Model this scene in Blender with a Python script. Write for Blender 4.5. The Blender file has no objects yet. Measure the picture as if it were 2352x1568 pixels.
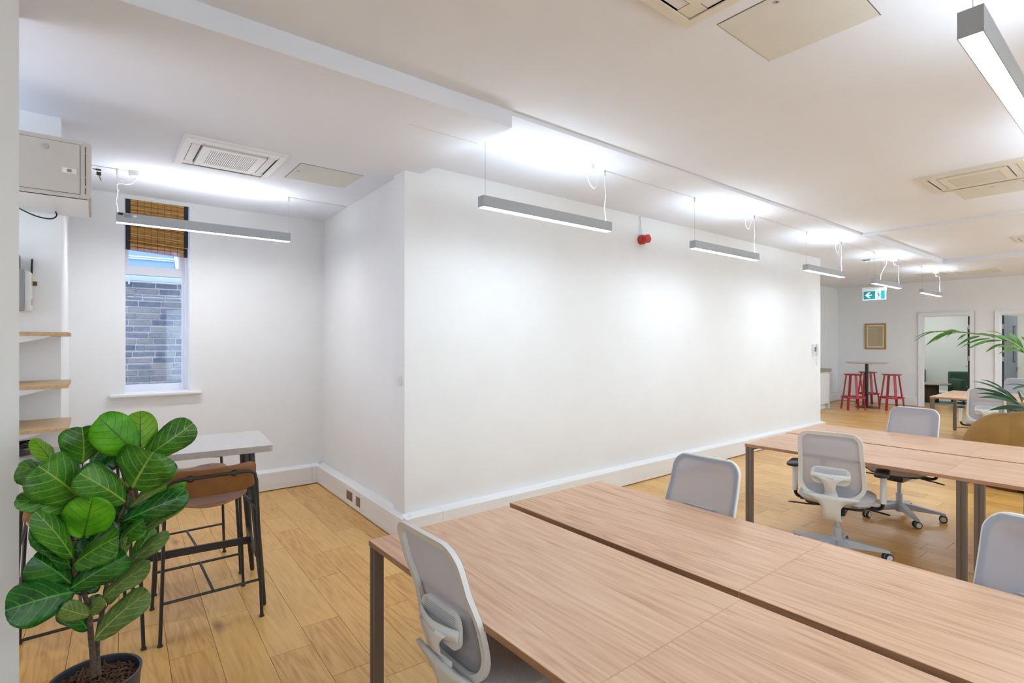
import bpy, bmesh, math, random
from mathutils import Vector, Matrix
random.seed(7)
C = bpy.data.collections.new('scene'); bpy.context.scene.collection.children.link(C)
S = bpy.context.scene
PI = math.pi
# ------------------------------------------------------------------ camera, world, exposure
H = 1.65; F = 1206.0; CX = 1176.0; CY = 784.0
ANG = math.atan(1514/1206); SA, CA = math.sin(ANG), math.cos(ANG)
cam = bpy.data.cameras.new('camera'); co = bpy.data.objects.new('camera', cam); C.objects.link(co)
co.location = (0, 0, H); co.rotation_euler = (PI/2, 0, ANG-PI/2)
cam.sensor_width = 36; cam.lens = F/2352*36; cam.clip_start = 0.02; cam.clip_end = 200
S.camera = co
W = bpy.data.worlds.new('world'); S.world = W; W.use_nodes = True
W.node_tree.nodes['Background'].inputs[0].default_value = (0.72, 0.82, 1.0, 1)
W.node_tree.nodes['Background'].inputs[1].default_value = 1.7
S.view_settings.view_transform = 'Standard'; S.view_settings.look = 'None'
S.view_settings.exposure = 1.50; S.view_settings.gamma = 1; S.view_settings.use_curve_mapping = False
LAMP = 16.5     # strength of the pendant diffusers
UPL = 8.0       # strength of their uplight strips
# fill lights added along the rear wall, unseen behind the camera
def daylight(x, y, rz, w, h, power, z=1.55):
    l = bpy.data.lights.new('window_daylight', 'AREA'); l.shape = 'RECTANGLE'; l.size = w; l.size_y = h; l.energy = power; l.color = (.72, .88, 1.0)
    o = bpy.data.objects.new('window_daylight', l); C.objects.link(o); o.location = (x, y, z); o.rotation_euler = (PI/2, 0, rz)
FILL = 15
for x_ in (-.6, 2.4, 5.4, 8.4, 11.4, 14.4): daylight(x_, -4.04, PI, 1.7, 2.0, FILL*(2.0 if x_ > 11 else 1), 1.5)

def ray(u, v):
    r = (u-CX)/F
    return (CA+r*SA, SA-r*CA, (CY-v)/F)
def atx(u, v, x):
    d = ray(u, v); t = x/d[0]; return Vector((x, d[1]*t, H+d[2]*t))
def aty(u, v, y):
    d = ray(u, v); t = y/d[1]; return Vector((d[0]*t, y, H+d[2]*t))
def proj(x, y, z):
    fw = x*CA+y*SA
    if fw < .1: return None
    return (CX+F*(x*SA-y*CA)/fw, CY-F*(z-H)/fw, fw)

# ------------------------------------------------------------------ materials
def lin(c):
    return tuple(((v/255)/12.92 if v/255 < .04045 else ((v/255+.055)/1.055)**2.4) for v in c)+(1,)
M = {}
def mat(name, col, rough=.5, metal=0, spec=.5, noise=.0, nscale=30, bump=0, emis=None, es=0, coat=0):
    m = bpy.data.materials.new(name); m.use_nodes = True; nt = m.node_tree; b = nt.nodes['Principled BSDF']
    c = lin(col)
    b.inputs['Base Color'].default_value = c; b.inputs['Roughness'].default_value = rough
    b.inputs['Metallic'].default_value = metal; b.inputs['Specular IOR Level'].default_value = spec
    b.inputs['Coat Weight'].default_value = coat
    if noise or bump:
        tc = nt.nodes.new('ShaderNodeTexCoord'); n = nt.nodes.new('ShaderNodeTexNoise')
        n.inputs['Scale'].default_value = nscale; n.inputs['Detail'].default_value = 4
        nt.links.new(tc.outputs['Object'], n.inputs['Vector'])
        if noise:
            r = nt.nodes.new('ShaderNodeValToRGB')
            r.color_ramp.elements[0].position = .3; r.color_ramp.elements[1].position = .7
            r.color_ramp.elements[0].color = tuple(v*(1-noise) for v in c[:3])+(1,)
            r.color_ramp.elements[1].color = tuple(min(1, v*(1+noise)) for v in c[:3])+(1,)
            nt.links.new(n.outputs['Fac'], r.inputs[0]); nt.links.new(r.outputs[0], b.inputs['Base Color'])
        if bump:
            bp = nt.nodes.new('ShaderNodeBump'); bp.inputs['Strength'].default_value = bump; bp.inputs['Distance'].default_value = .002
            nt.links.new(n.outputs['Fac'], bp.inputs['Height']); nt.links.new(bp.outputs[0], b.inputs['Normal'])
    if emis:
        b.inputs['Emission Color'].default_value = lin(emis); b.inputs['Emission Strength'].default_value = es
    M[name] = m; return m
def N(nt, t, **k):
    n = nt.nodes.new(t)
    for a, v in k.items(): setattr(n, a, v)
    return n
def mth(nt, op, a, b=None, c=None):
    n = nt.nodes.new('ShaderNodeMath'); n.operation = op
    for i, v in enumerate((a, b, c)):
        if v is None: continue
        if hasattr(v, 'links'): nt.links.new(v, n.inputs[i])
        else: n.inputs[i].default_value = v
    return n.outputs[0]
def ramp(nt, fac, stops):
    r = nt.nodes.new('ShaderNodeValToRGB'); e = r.color_ramp.elements
    while len(e) < len(stops): e.new(.5)
    for i, (p, c) in enumerate(stops): e[i].position = p; e[i].color = lin(c)
    nt.links.new(fac, r.inputs[0]); return r.outputs[0]

mat('wall', (243, 243, 243), .6, spec=.3, noise=.012, nscale=3)
mat('ceiling', (239, 243, 252), .7, spec=.2, noise=.012, nscale=2)
mat('gloss_white', (242, 242, 243), .3)
mat('trunking', (243, 242, 242), .38)
mat('green_wall', (222, 225, 218), .6)
mat('white_plastic', (238, 238, 238), .35)
mat('cream_plastic', (232, 226, 212), .45)
mat('panel_paint', (224, 222, 214), .5, noise=.02, nscale=6)
mat('flap', (236, 235, 238), .4)
mat('dark_slot', (110, 108, 108), .6)
mat('grille_back', (214, 202, 192), .7)
mat('lamp_body', (176, 180, 184), .42, metal=.35, spec=.4)
mat('steel', (190, 190, 192), .3, metal=.9)
mat('wire', (170, 170, 172), .4, metal=.5)
mat('cable_white', (240, 240, 240), .5)
mat('black_metal', (38, 35, 34), .38)
mat('black_plastic', (30, 29, 30), .35, noise=.06, nscale=40)
mat('bronze_leg', (118, 106, 96), .42, metal=.3)
mat('server_beige', (196, 188, 176), .45, noise=.015, nscale=120)
mat('server_pale', (222, 221, 216), .4)
mat('server_dark', (78, 74, 70), .6)
mat('grey_box', (140, 141, 143), .45)
mat('galv', (176, 180, 182), .4, metal=.3)
mat('yellow_label', (240, 220, 70), .5); mat('orange_label', (232, 170, 90), .5)
mat('chair_white', (226, 226, 224), .4)
mat('chair_grey', (192, 194, 199), .45)
mat('fabric', (190, 184, 184), .9, noise=.12, nscale=160, bump=.5)
mat('tyre', (45, 45, 48), .5)
mat('brass', (150, 128, 104), .35, metal=.6)
mat('red_metal', (178, 38, 36), .4); mat('red_plastic', (196, 52, 44), .3)
mat('bark', (92, 76, 60), .85, noise=.45, nscale=60, bump=1)
mat('bark_chip', (96, 66, 44), .9, noise=.4, nscale=30)
mat('soil', (58, 42, 32), .95, noise=.4, nscale=60)
mat('pot', (66, 70, 76), .45); mat('pot_inner', (44, 46, 50), .6)
mat('velvet', (148, 106, 44), .75, noise=.06, nscale=8)
mat('brown_base', (110, 72, 44), .6)
mat('green_fabric', (62, 88, 68), .9, noise=.1, nscale=60)
mat('walnut_slat', (98, 80, 60), .6)
mat('walnut_top', (150, 136, 116), .4)
mat('rug', (196, 206, 198), .95, noise=.06, nscale=60)
mat('door_grey', (122, 132, 142), .55, noise=.03, nscale=20); mat('door_edge', (62, 64, 72), .6)
mat('glass_dark', (58, 62, 70), .15)
mat('oak_frame', (184, 140, 78), .5, noise=.06, nscale=20); mat('mount', (240, 234, 222), .7)
mat('birch', (214, 182, 138), .5, noise=.05, nscale=6)
mat('ply_edge', (190, 152, 108), .6, noise=.14, nscale=60)
mat('walnut_stool', (134, 86, 44), .42, noise=.1, nscale=20)
mat('walnut_seat', (156, 110, 84), .42, noise=.06, nscale=20)
mat('laminate_pale', (216, 210, 204), .45, noise=.04, nscale=40); mat('laminate_edge', (178, 166, 156), .55, noise=.06, nscale=60)
mat('blind_band', (44, 44, 50), .8)
mat('art_strip', (186, 168, 132), .7)
mat('mortar', (206, 204, 200), .9, noise=.1, nscale=30)
mat('gutter', (214, 226, 240), .5)
mat('roof_glass', (104, 134, 190), .3)  # blue reflection is put into the glass colour
mat('frame_paint', (238, 240, 246), .35)
mat('worktop', (160, 148, 134), .5, noise=.05, nscale=20)
mat('marble_top', (226, 204, 190), .3, noise=.05, nscale=8)
mat('plug_dark', (60, 50, 44), .5)
mat('key_brass', (176, 150, 120), .35, metal=.8)
mat('palm_green', (66, 124, 28), .45, noise=.2, nscale=12); mat('palm_dark', (26, 78, 44), .4, noise=.2, nscale=12)
mat('palm_pale', (140, 160, 100), .5); mat('palm_stem', (130, 150, 90), .5)
mat('led_green', (120, 240, 160), .4, emis=(110, 255, 150), es=1.5)
mat('exit_teal', (0, 132, 138), .4, emis=(0, 170, 172), es=.06)
mat('exit_white', (240, 250, 250), .4, emis=(225, 245, 250), es=.12)
mat('diffuser', (255, 255, 255), .5, emis=(227, 243, 255), es=LAMP)
mat('uplight', (255, 255, 255), .5, emis=(225, 242, 255), es=UPL)
mat('diffuser_neutral', (255, 255, 255), .5, emis=(246, 248, 252), es=LAMP)
mat('uplight_neutral', (255, 255, 255), .5, emis=(244, 247, 252), es=UPL)
mat('added_room_light', (255, 255, 255), .5, emis=(246, 249, 252), es=9)
mat('floor_gap', (120, 78, 38), .9)

def wood(name, stops, sc, rough, knots=False, coat=0., objrand=False, axis='y', bump=.15):
    m = bpy.data.materials.new(name); m.use_nodes = True; nt = m.node_tree; b = nt.nodes['Principled BSDF']
    g = N(nt, 'ShaderNodeNewGeometry'); oi = N(nt, 'ShaderNodeObjectInfo')
    rnd = mth(nt, 'FRACT', mth(nt, 'ADD', oi.outputs['Random'], g.outputs['Random Per Island'])) if objrand else oi.outputs['Random']
    sep = N(nt, 'ShaderNodeSeparateXYZ'); nt.links.new(g.outputs['Position'], sep.inputs[0])
    cmb = N(nt, 'ShaderNodeCombineXYZ')
    ax = mth(nt, 'MULTIPLY', sep.outputs[0], 1.0); ay = mth(nt, 'MULTIPLY', sep.outputs[1], sc[1])
    if axis == 'x': ax = mth(nt, 'MULTIPLY', sep.outputs[0], sc[1]); ay = mth(nt, 'MULTIPLY', sep.outputs[1], 1.0)
    nt.links.new(ax, cmb.inputs[0]); nt.links.new(ay, cmb.inputs[1])
    nt.links.new(mth(nt, 'ADD', mth(nt, 'MULTIPLY', rnd, 37.0), sep.outputs[2]), cmb.inputs[2])
    n1 = N(nt, 'ShaderNodeTexNoise'); n1.inputs['Scale'].default_value = sc[0]; n1.inputs['Detail'].default_value = 2; n1.inputs['Distortion'].default_value = .6
    nt.links.new(cmb.outputs[0], n1.inputs['Vector'])
    rings = mth(nt, 'FRACT', mth(nt, 'MULTIPLY', n1.outputs['Fac'], 9.0))
    rings = mth(nt, 'ABSOLUTE', mth(nt, 'SUBTRACT', rings, .5))
    n2 = N(nt, 'ShaderNodeTexNoise'); n2.inputs['Scale'].default_value = sc[0]*9; n2.inputs['Detail'].default_value = 5; n2.inputs['Roughness'].default_value = .6
    cm2 = N(nt, 'ShaderNodeVectorMath'); cm2.operation = 'MULTIPLY'
    cm2.inputs[1].default_value = (1, .35, 1) if axis == 'y' else (.35, 1, 1)
    nt.links.new(cmb.outputs[0], cm2.inputs[0]); nt.links.new(cm2.outputs[0], n2.inputs['Vector'])
    n3 = N(nt, 'ShaderNodeTexNoise'); n3.inputs['Scale'].default_value = 2.2; nt.links.new(cmb.outputs[0], n3.inputs['Vector'])
    f = mth(nt, 'ADD', mth(nt, 'MULTIPLY', rings, .30), mth(nt, 'MULTIPLY', n2.outputs['Fac'], .62))
    f = mth(nt, 'ADD', f, mth(nt, 'MULTIPLY', n3.outputs['Fac'], .22))
    f = mth(nt, 'ADD', f, mth(nt, 'MULTIPLY', mth(nt, 'SUBTRACT', rnd, .5), .24 if objrand else .06))
    colr = ramp(nt, f, stops)
    if knots:
        vo = N(nt, 'ShaderNodeTexVoronoi'); vo.inputs['Scale'].default_value = 2.0
        cm3 = N(nt, 'ShaderNodeVectorMath'); cm3.operation = 'MULTIPLY'; cm3.inputs[1].default_value = (1.4, 4.0, 1)
        nt.links.new(cmb.outputs[0], cm3.inputs[0]); nt.links.new(cm3.outputs[0], vo.inputs['Vector'])
        k = mth(nt, 'LESS_THAN', vo.outputs['Distance'], .05)
        k2 = mth(nt, 'SUBTRACT', 1.0, mth(nt, 'MULTIPLY', vo.outputs['Distance'], 9.0)); k2.node.use_clamp = True
        mx = N(nt, 'ShaderNodeMix', data_type='RGBA'); nt.links.new(mth(nt, 'MULTIPLY', k2, .75), mx.inputs[0])
        nt.links.new(colr, mx.inputs[6]); mx.inputs[7].default_value = lin((120, 76, 40)); colr = mx.outputs[2]
    nt.links.new(colr, b.inputs['Base Color'])
    b.inputs['Roughness'].default_value = rough; b.inputs['Coat Weight'].default_value = coat; b.inputs['Coat Roughness'].default_value = .25
    bp = N(nt, 'ShaderNodeBump'); bp.inputs['Strength'].default_value = bump; bp.inputs['Distance'].default_value = .001
    nt.links.new(n2.outputs['Fac'], bp.inputs['Height']); nt.links.new(bp.outputs[0], b.inputs['Normal'])
    M[name] = m
wood('oak_floor', [(.25, (192, 134, 62)), (.48, (222, 170, 92)), (.68, (232, 184, 106)), (.9, (242, 206, 136))], (7.5, .12), .36, knots=True, coat=.25, objrand=True)
wood('desk_top', [(.30, (184, 138, 106)), (.48, (216, 172, 138)), (.62, (226, 186, 152)), (.85, (236, 204, 172))], (8.0, .085), .42)
wood('desk_edge', [(.25, (150, 106, 76)), (.5, (174, 130, 98)), (.8, (194, 150, 116))], (6, .1), .5)

def leafmat(name, dark, base, light, vein, rough=.3, trans=.0):
    m = bpy.data.materials.new(name); m.use_nodes = True; nt = m.node_tree; b = nt.nodes['Principled BSDF']
    uv = N(nt, 'ShaderNodeUVMap'); sep = N(nt, 'ShaderNodeSeparateXYZ'); nt.links.new(uv.outputs[0], sep.inputs[0])
    ux = mth(nt, 'ABSOLUTE', mth(nt, 'SUBTRACT', sep.outputs[0], .5)); vy = sep.outputs[1]
    mid = mth(nt, 'LESS_THAN', ux, mth(nt, 'ADD', .008, mth(nt, 'MULTIPLY', mth(nt, 'SUBTRACT', 1.0, vy), .018)))
    s = mth(nt, 'FRACT', mth(nt, 'MULTIPLY', mth(nt, 'SUBTRACT', vy, mth(nt, 'MULTIPLY', mth(nt, 'POWER', ux, 1.3), .95)), 5.5))
    lat = mth(nt, 'LESS_THAN', mth(nt, 'ABSOLUTE', mth(nt, 'SUBTRACT', s, .5)), .045)
    lat = mth(nt, 'MULTIPLY', lat, mth(nt, 'LESS_THAN', ux, .42))
    vv = mth(nt, 'MAXIMUM', mid, mth(nt, 'MULTIPLY', lat, .75))
    g = N(nt, 'ShaderNodeNewGeometry'); n = N(nt, 'ShaderNodeTexNoise'); n.inputs['Scale'].default_value = 14; n.inputs['Detail'].default_value = 3
    nt.links.new(g.outputs['Position'], n.inputs['Vector'])
    vo = N(nt, 'ShaderNodeTexVoronoi', feature='DISTANCE_TO_EDGE'); vo.inputs['Scale'].default_value = 55
    nt.links.new(g.outputs['Position'], vo.inputs['Vector'])
    web = mth(nt, 'MULTIPLY', mth(nt, 'LESS_THAN', vo.outputs['Distance'], .05), .16)
    colr = ramp(nt, n.outputs['Fac'], [(.3, dark), (.5, base), (.72, light)])
    mx = N(nt, 'ShaderNodeMix', data_type='RGBA'); nt.links.new(mth(nt, 'MAXIMUM', vv, web), mx.inputs[0])
    nt.links.new(colr, mx.inputs[6]); mx.inputs[7].default_value = lin(vein)
    nt.links.new(mx.outputs[2], b.inputs['Base Color']); b.inputs['Roughness'].default_value = rough
    bp = N(nt, 'ShaderNodeBump'); bp.inputs['Strength'].default_value = .5; bp.inputs['Distance'].default_value = .003
    nt.links.new(mth(nt, 'SUBTRACT', n.outputs['Fac'], vv), bp.inputs['Height']); nt.links.new(bp.outputs[0], b.inputs['Normal'])
    if trans:
        t = N(nt, 'ShaderNodeBsdfTranslucent'); nt.links.new(mx.outputs[2], t.inputs[0])
        ms = N(nt, 'ShaderNodeMixShader'); ms.inputs[0].default_value = trans
        nt.links.new(b.outputs[0], ms.inputs[1]); nt.links.new(t.outputs[0], ms.inputs[2])
        nt.links.new(ms.outputs[0], nt.nodes['Material Output'].inputs[0])
    M[name] = m
leafmat('leaf_dark', (14, 66, 20), (26, 92, 28), (44, 118, 36), (96, 160, 60), .26)
leafmat('leaf_mid', (34, 96, 22), (56, 126, 28), (80, 148, 40), (160, 188, 76), .36, .15)
leafmat('leaf_bright', (70, 160, 16), (96, 186, 26), (128, 204, 44), (72, 126, 24), .36, .35)
leafmat('leaf_lime', (120, 180, 20), (144, 200, 34), (164, 214, 60), (84, 110, 28), .4, .4)
leafmat('leaf_olive', (84, 116, 56), (100, 134, 66), (120, 148, 80), (186, 190, 96), .5, .15)

def meshmat():
    m = bpy.data.materials.new('chair_mesh'); m.use_nodes = True; nt = m.node_tree; b = nt.nodes['Principled BSDF']
    tc = N(nt, 'ShaderNodeTexCoord'); sep = N(nt, 'ShaderNodeSeparateXYZ'); nt.links.new(tc.outputs['Object'], sep.inputs[0])
    k = 1150.
    w = mth(nt, 'MULTIPLY', mth(nt, 'SINE', mth(nt, 'MULTIPLY', mth(nt, 'ADD', sep.outputs[0], sep.outputs[2]), k)),
            mth(nt, 'SINE', mth(nt, 'MULTIPLY', mth(nt, 'SUBTRACT', sep.outputs[0], sep.outputs[2]), k)))
    colr = ramp(nt, mth(nt, 'ADD', mth(nt, 'MULTIPLY', w, .5), .5), [(.1, (158, 161, 173)), (.9, (194, 196, 207))])
    nt.links.new(colr, b.inputs['Base Color']); b.inputs['Roughness'].default_value = .8
    tr = N(nt, 'ShaderNodeBsdfTransparent'); ms = N(nt, 'ShaderNodeMixShader')
    nt.links.new(mth(nt, 'ADD', .12, mth(nt, 'MULTIPLY', mth(nt, 'GREATER_THAN', w, .45), .22)), ms.inputs[0])
    tl = N(nt, 'ShaderNodeBsdfTranslucent'); nt.links.new(colr, tl.inputs[0])
    m2 = N(nt, 'ShaderNodeMixShader'); m2.inputs[0].default_value = .25
    nt.links.new(b.outputs[0], m2.inputs[1]); nt.links.new(tl.outputs[0], m2.inputs[2])
    nt.links.new(m2.outputs[0], ms.inputs[1]); nt.links.new(tr.outputs[0], ms.inputs[2])
    nt.links.new(ms.outputs[0], nt.nodes['Material Output'].inputs[0]); M['chair_mesh'] = m
meshmat()
def glassmat(name, tint, gl):
    m = bpy.data.materials.new(name); m.use_nodes = True; nt = m.node_tree
    nt.nodes.remove(nt.nodes['Principled BSDF'])
    tr = N(nt, 'ShaderNodeBsdfTransparent'); tr.inputs[0].default_value = lin(tint)
    g = N(nt, 'ShaderNodeBsdfGlossy'); g.inputs['Roughness'].default_value = .02; g.inputs[0].default_value = (.8, .9, 1, 1)
    ms = N(nt, 'ShaderNodeMixShader'); ms.inputs[0].default_value = gl
    nt.links.new(tr.outputs[0], ms.inputs[1]); nt.links.new(g.outputs[0], ms.inputs[2])
    nt.links.new(ms.outputs[0], nt.nodes['Material Output'].inputs[0]); M[name] = m
glassmat('glass', (236, 242, 252), .035)
def brickmat():
    m = bpy.data.materials.new('brick'); m.use_nodes = True; nt = m.node_tree; b = nt.nodes['Principled BSDF']
    oi = N(nt, 'ShaderNodeObjectInfo'); g = N(nt, 'ShaderNodeNewGeometry'); n = N(nt, 'ShaderNodeTexNoise'); n.inputs['Scale'].default_value = 22; n.inputs['Detail'].default_value = 6
    nt.links.new(g.outputs['Position'], n.inputs['Vector'])
    f = mth(nt, 'ADD', mth(nt, 'MULTIPLY', oi.outputs['Random'], .55), mth(nt, 'MULTIPLY', n.outputs['Fac'], .6))
    nt.links.new(ramp(nt, f, [(.2, (96, 100, 110)), (.45, (134, 134, 138)), (.6, (156, 150, 144)), (.8, (172, 164, 150)), (.98, (158, 140, 138))]), b.inputs['Base Color'])
    b.inputs['Roughness'].default_value = .9
    bp = N(nt, 'ShaderNodeBump'); bp.inputs['Strength'].default_value = 1; bp.inputs['Distance'].default_value = .01
    nt.links.new(n.outputs['Fac'], bp.inputs['Height']); nt.links.new(bp.outputs[0], b.inputs['Normal']); M['brick'] = m
brickmat()
def bamboomat():
    m = bpy.data.materials.new('bamboo'); m.use_nodes = True; nt = m.node_tree; b = nt.nodes['Principled BSDF']
    g = N(nt, 'ShaderNodeNewGeometry'); n = N(nt, 'ShaderNodeTexNoise'); n.inputs['Scale'].default_value = 40; n.inputs['Detail'].default_value = 4
    v = N(nt, 'ShaderNodeVectorMath'); v.operation = 'MULTIPLY'; v.inputs[1].default_value = (.6, 1, 4); nt.links.new(g.outputs['Position'], v.inputs[0]); nt.links.new(v.outputs[0], n.inputs['Vector'])
    f = mth(nt, 'ADD', mth(nt, 'MULTIPLY', g.outputs['Random Per Island'], .5), mth(nt, 'MULTIPLY', n.outputs['Fac'], .55))
    nt.links.new(ramp(nt, f, [(.25, (120, 72, 20)), (.45, (178, 122, 48)), (.65, (206, 156, 78)), (.85, (224, 184, 116))]), b.inputs['Base Color'])
    b.inputs['Roughness'].default_value = .5; M['bamboo'] = m
bamboomat()
def printmat():
    m = bpy.data.materials.new('art_paper'); m.use_nodes = True; nt = m.node_tree; b = nt.nodes['Principled BSDF']
    g = N(nt, 'ShaderNodeNewGeometry'); w = N(nt, 'ShaderNodeTexWave', bands_direction='Z'); w.inputs['Scale'].default_value = 9; w.inputs['Distortion'].default_value = 1
    nt.links.new(g.outputs['Position'], w.inputs['Vector'])
    nt.links.new(ramp(nt, w.outputs['Fac'], [(0, (176, 158, 126)), (.5, (192, 174, 142)), (1, (204, 188, 158))]), b.inputs['Base Color']); M['art_paper'] = m
printmat()

# ------------------------------------------------------------------ mesh helpers
class MB:
    def __init__(s): s.v = []; s.f = []; s.sm = []; s.uv = None
    def add(s, vs, fs, sm=False):
        o = len(s.v); s.v += [tuple(v) for v in vs]; s.f += [tuple(i+o for i in f) for f in fs]; s.sm += [sm]*len(fs); return s
    def box(s, x0, x1, y0, y1, z0, z1, bev=0, T=None, seg=2):
        bm = bmesh.new(); bmesh.ops.create_cube(bm, size=1)
        for v in bm.verts:
            v.co = Vector(((x0+x1)/2+v.co.x*(x1-x0), (y0+y1)/2+v.co.y*(y1-y0), (z0+z1)/2+v.co.z*(z1-z0)))
        if bev: bmesh.ops.bevel(bm, geom=bm.edges[:], offset=bev, segments=seg, profile=.6, affect='EDGES')
        if T is not None: bmesh.ops.transform(bm, matrix=T, verts=bm.verts)
        bm.verts.index_update()
        s.add([v.co[:] for v in bm.verts], [[v.index for v in f.verts] for f in bm.faces], bool(bev)); bm.free(); return s
    def prism(s, pts, z0, z1, T=None, sm=False):
        n = len(pts); vs = [Vector((x, y, z0)) for x, y in pts]+[Vector((x, y, z1)) for x, y in pts]
        if T is not None: vs = [T @ v for v in vs]
        s.add(vs, [tuple(range(n))[::-1], tuple(range(n, 2*n))]+[(i, (i+1) % n, n+(i+1) % n, n+i) for i in range(n)], sm); return s
    def tube(s, pts, r, n=8, cap=True, flat=1.0):
        pts = [Vector(p) for p in pts]; rs = r if isinstance(r, (list, tuple)) else [r]*len(pts)
        rings = []; prev = None
        for i, p in enumerate(pts):
            t = (pts[min(i+1, len(pts)-1)]-pts[max(i-1, 0)]).normalized()
            if prev is None:
                a = Vector((0, 0, 1)) if abs(t.z) < .9 else Vector((1, 0, 0)); u = t.cross(a).normalized()
            else: u = (prev-t*prev.dot(t)).normalized()
            prev = u; w = t.cross(u)
            rings.append([p+(u*math.cos(2*PI*k/n)+w*math.sin(2*PI*k/n)*flat)*rs[i] for k in range(n)])
        vs = [v for rg in rings for v in rg]
        fs = [(i*n+k, i*n+(k+1) % n, (i+1)*n+(k+1) % n, (i+1)*n+k) for i in range(len(pts)-1) for k in range(n)]
        if cap: fs += [tuple(range(n))[::-1], tuple(range((len(pts)-1)*n, len(pts)*n))]
        s.add(vs, fs, True); return s
    def lathe(s, prof, n=24, c=(0, 0, 0), T=None, sm=True, cap=True):
        vs = []; m = len(prof)
        for k in range(n):
            a = 2*PI*k/n
            for r, z in prof: vs.append(Vector((c[0]+r*math.cos(a), c[1]+r*math.sin(a), c[2]+z)))
        if T is not None: vs = [T @ v for v in vs]
        fs = [(k*m+i, ((k+1) % n)*m+i, ((k+1) % n)*m+i+1, k*m+i+1) for k in range(n) for i in range(m-1)]
        if cap and prof[0][0] > 1e-5: fs.append(tuple(k*m for k in range(n))[::-1])
        if cap and prof[-1][0] > 1e-5: fs.append(tuple(k*m+m-1 for k in range(n)))
        s.add(vs, fs, sm); return s
    def grid(s, P, sm=True, close=False):
        R = len(P); K = len(P[0]); vs = [v for row in P for v in row]
        fs = [(i*K+k, i*K+k+1, (i+1)*K+k+1, (i+1)*K+k) for i in range(R-1) for k in range(K-1)]
        if close: fs += [(i*K+K-1, i*K, (i+1)*K, (i+1)*K+K-1) for i in range(R-1)]
        s.add(vs, fs, sm); return s
    def mesh(s, name):
        me = bpy.data.meshes.new(name); me.from_pydata(s.v, [], s.f)
        me.polygons.foreach_set('use_smooth', s.sm); me.update()
        return me
def obj(name, mb, m, parent=None, solid=0, sub=0, sharp=None):
    me = mb.mesh(name) if isinstance(mb, MB) else mb
    o = bpy.data.objects.new(name, me); C.objects.link(o)
    if m is not None and not me.materials: me.materials.append(M[m])
    if parent: o.parent = parent
    if isinstance(mb, MB):
        bm = bmesh.new(); bm.from_mesh(me); bmesh.ops.recalc_face_normals(bm, faces=bm.faces); bm.to_mesh(me); bm.free()
        if any(mb.sm): me.set_sharp_from_angle(angle=math.radians(sharp or 42))
    if solid: md = o.modifiers.new('solid', 'SOLIDIFY'); md.thickness = solid; md.offset = 0
    if sub: md = o.modifiers.new('sub', 'SUBSURF'); md.levels = sub; md.render_levels = sub
    return o
def struct(name, mb, m): o = obj(name, mb, m); o['kind'] = 'structure'; return o
def thing(name, label, cat, loc=(0, 0, 0), rz=0, group=None):
    o = bpy.data.objects.new(name, None); C.objects.link(o); o.empty_display_size = .1
    o.location = loc; o.rotation_euler = (0, 0, rz); tag(o, label, cat, group); return o
def tag(o, label, cat, group=None):
    o['label'] = label; o['category'] = cat
    if group: o['group'] = group
    return o
def dup(root, loc, rz, label, group=None):
    r = root.copy(); C.objects.link(r); r.location = loc; r.rotation_euler = (0, 0, rz); r['label'] = label
    if group: r['group'] = group
    for ch in list(root.children):
        c = ch.copy(); C.objects.link(c); c.parent = r
        for g in list(ch.children):
            d = g.copy(); C.objects.link(d); d.parent = c
    return r
def bx(*a, **k): return MB().box(*a, **k)
def arc(c, r, a0, a1, n): return [(c[0]+r*math.cos(a0+(a1-a0)*i/n), c[1]+r*math.sin(a0+(a1-a0)*i/n)) for i in range(n+1)]
def rrect(x0, x1, y0, y1, r, n=5):
    return arc((x1-r, y1-r), r, 0, PI/2, n)+arc((x0+r, y1-r), r, PI/2, PI, n)+arc((x0+r, y0+r), r, PI, 1.5*PI, n)+arc((x1-r, y0+r), r, 1.5*PI, 2*PI, n)

# ------------------------------------------------------------------ room shell
ZC, ZB, ZA, ZR = 3.07, 3.15, 3.18, 3.235
XF = 16.47; YW = 3.96
fl = struct('floor', bx(-2.3, 20.2, -4.3, 7.0, -.2, -.022), 'floor_gap')
def box_s(name, m, *a): return struct(name, bx(*a), m)
box_s('wall_front', 'wall', 2.015, 10.30, YW, YW+.2, 0, 3.4)
mb = MB().prism([(2.052, 4.16), (2.132, 6.29), (2.4, 6.29), (2.4, 4.16)], 0, 3.4); struct('wall_alcove_right', mb, 'wall')
# window wall with its opening
wx0, wx1, wz0, wz1 = .234, .768, 1.13, 3.03
mb = MB().box(-.5, wx0, 6.28, 6.62, 0, 3.4).box(wx1, 2.4, 6.28, 6.62, 0, 3.4).box(wx0, wx1, 6.28, 6.62, 0, wz0).box(wx0, wx1, 6.28, 6.62, wz1, 3.4)
struct('wall_window', mb, 'wall')
struct('wall_alcove_left', MB().prism([(-2.3, 4.4), (-.163, 4.4), (-.176, 6.28), (-2.3, 6.28)], 0, 3.4), 'wall')
struct('wall_left_pier', MB().prism([(-2.3, 2.95), (-.24, 2.95), (-.262, 3.15), (-2.3, 3.15)], 0, 3.4), 'wall')
box_s('wall_left', 'wall', -2.3, -2.1, -4.3, 3, 0, 3.4)
box_s('wall_rear', 'wall', -2.3, XF, -4.3, -4.1, 0, 3.4)
for k_, x_ in enumerate((-.6, 2.4, 5.4, 8.4, 11.4, 14.4)):
    mb = MB().box(x_-.95, x_-.86, -4.1, -4.0, .4, 2.6).box(x_+.86, x_+.95, -4.1, -4.0, .4, 2.6).box(x_-.86, x_+.86, -4.1, -4.0, .4, .49).box(x_-.86, x_+.86, -4.1, -4.0, 2.51, 2.6).box(x_-.02, x_+.02, -4.035, -4.0, .49, 2.51)
    struct('window_%d' % (k_+2), mb, 'frame_paint')  # unseen window frames, added to go with the rear fill lights
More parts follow.
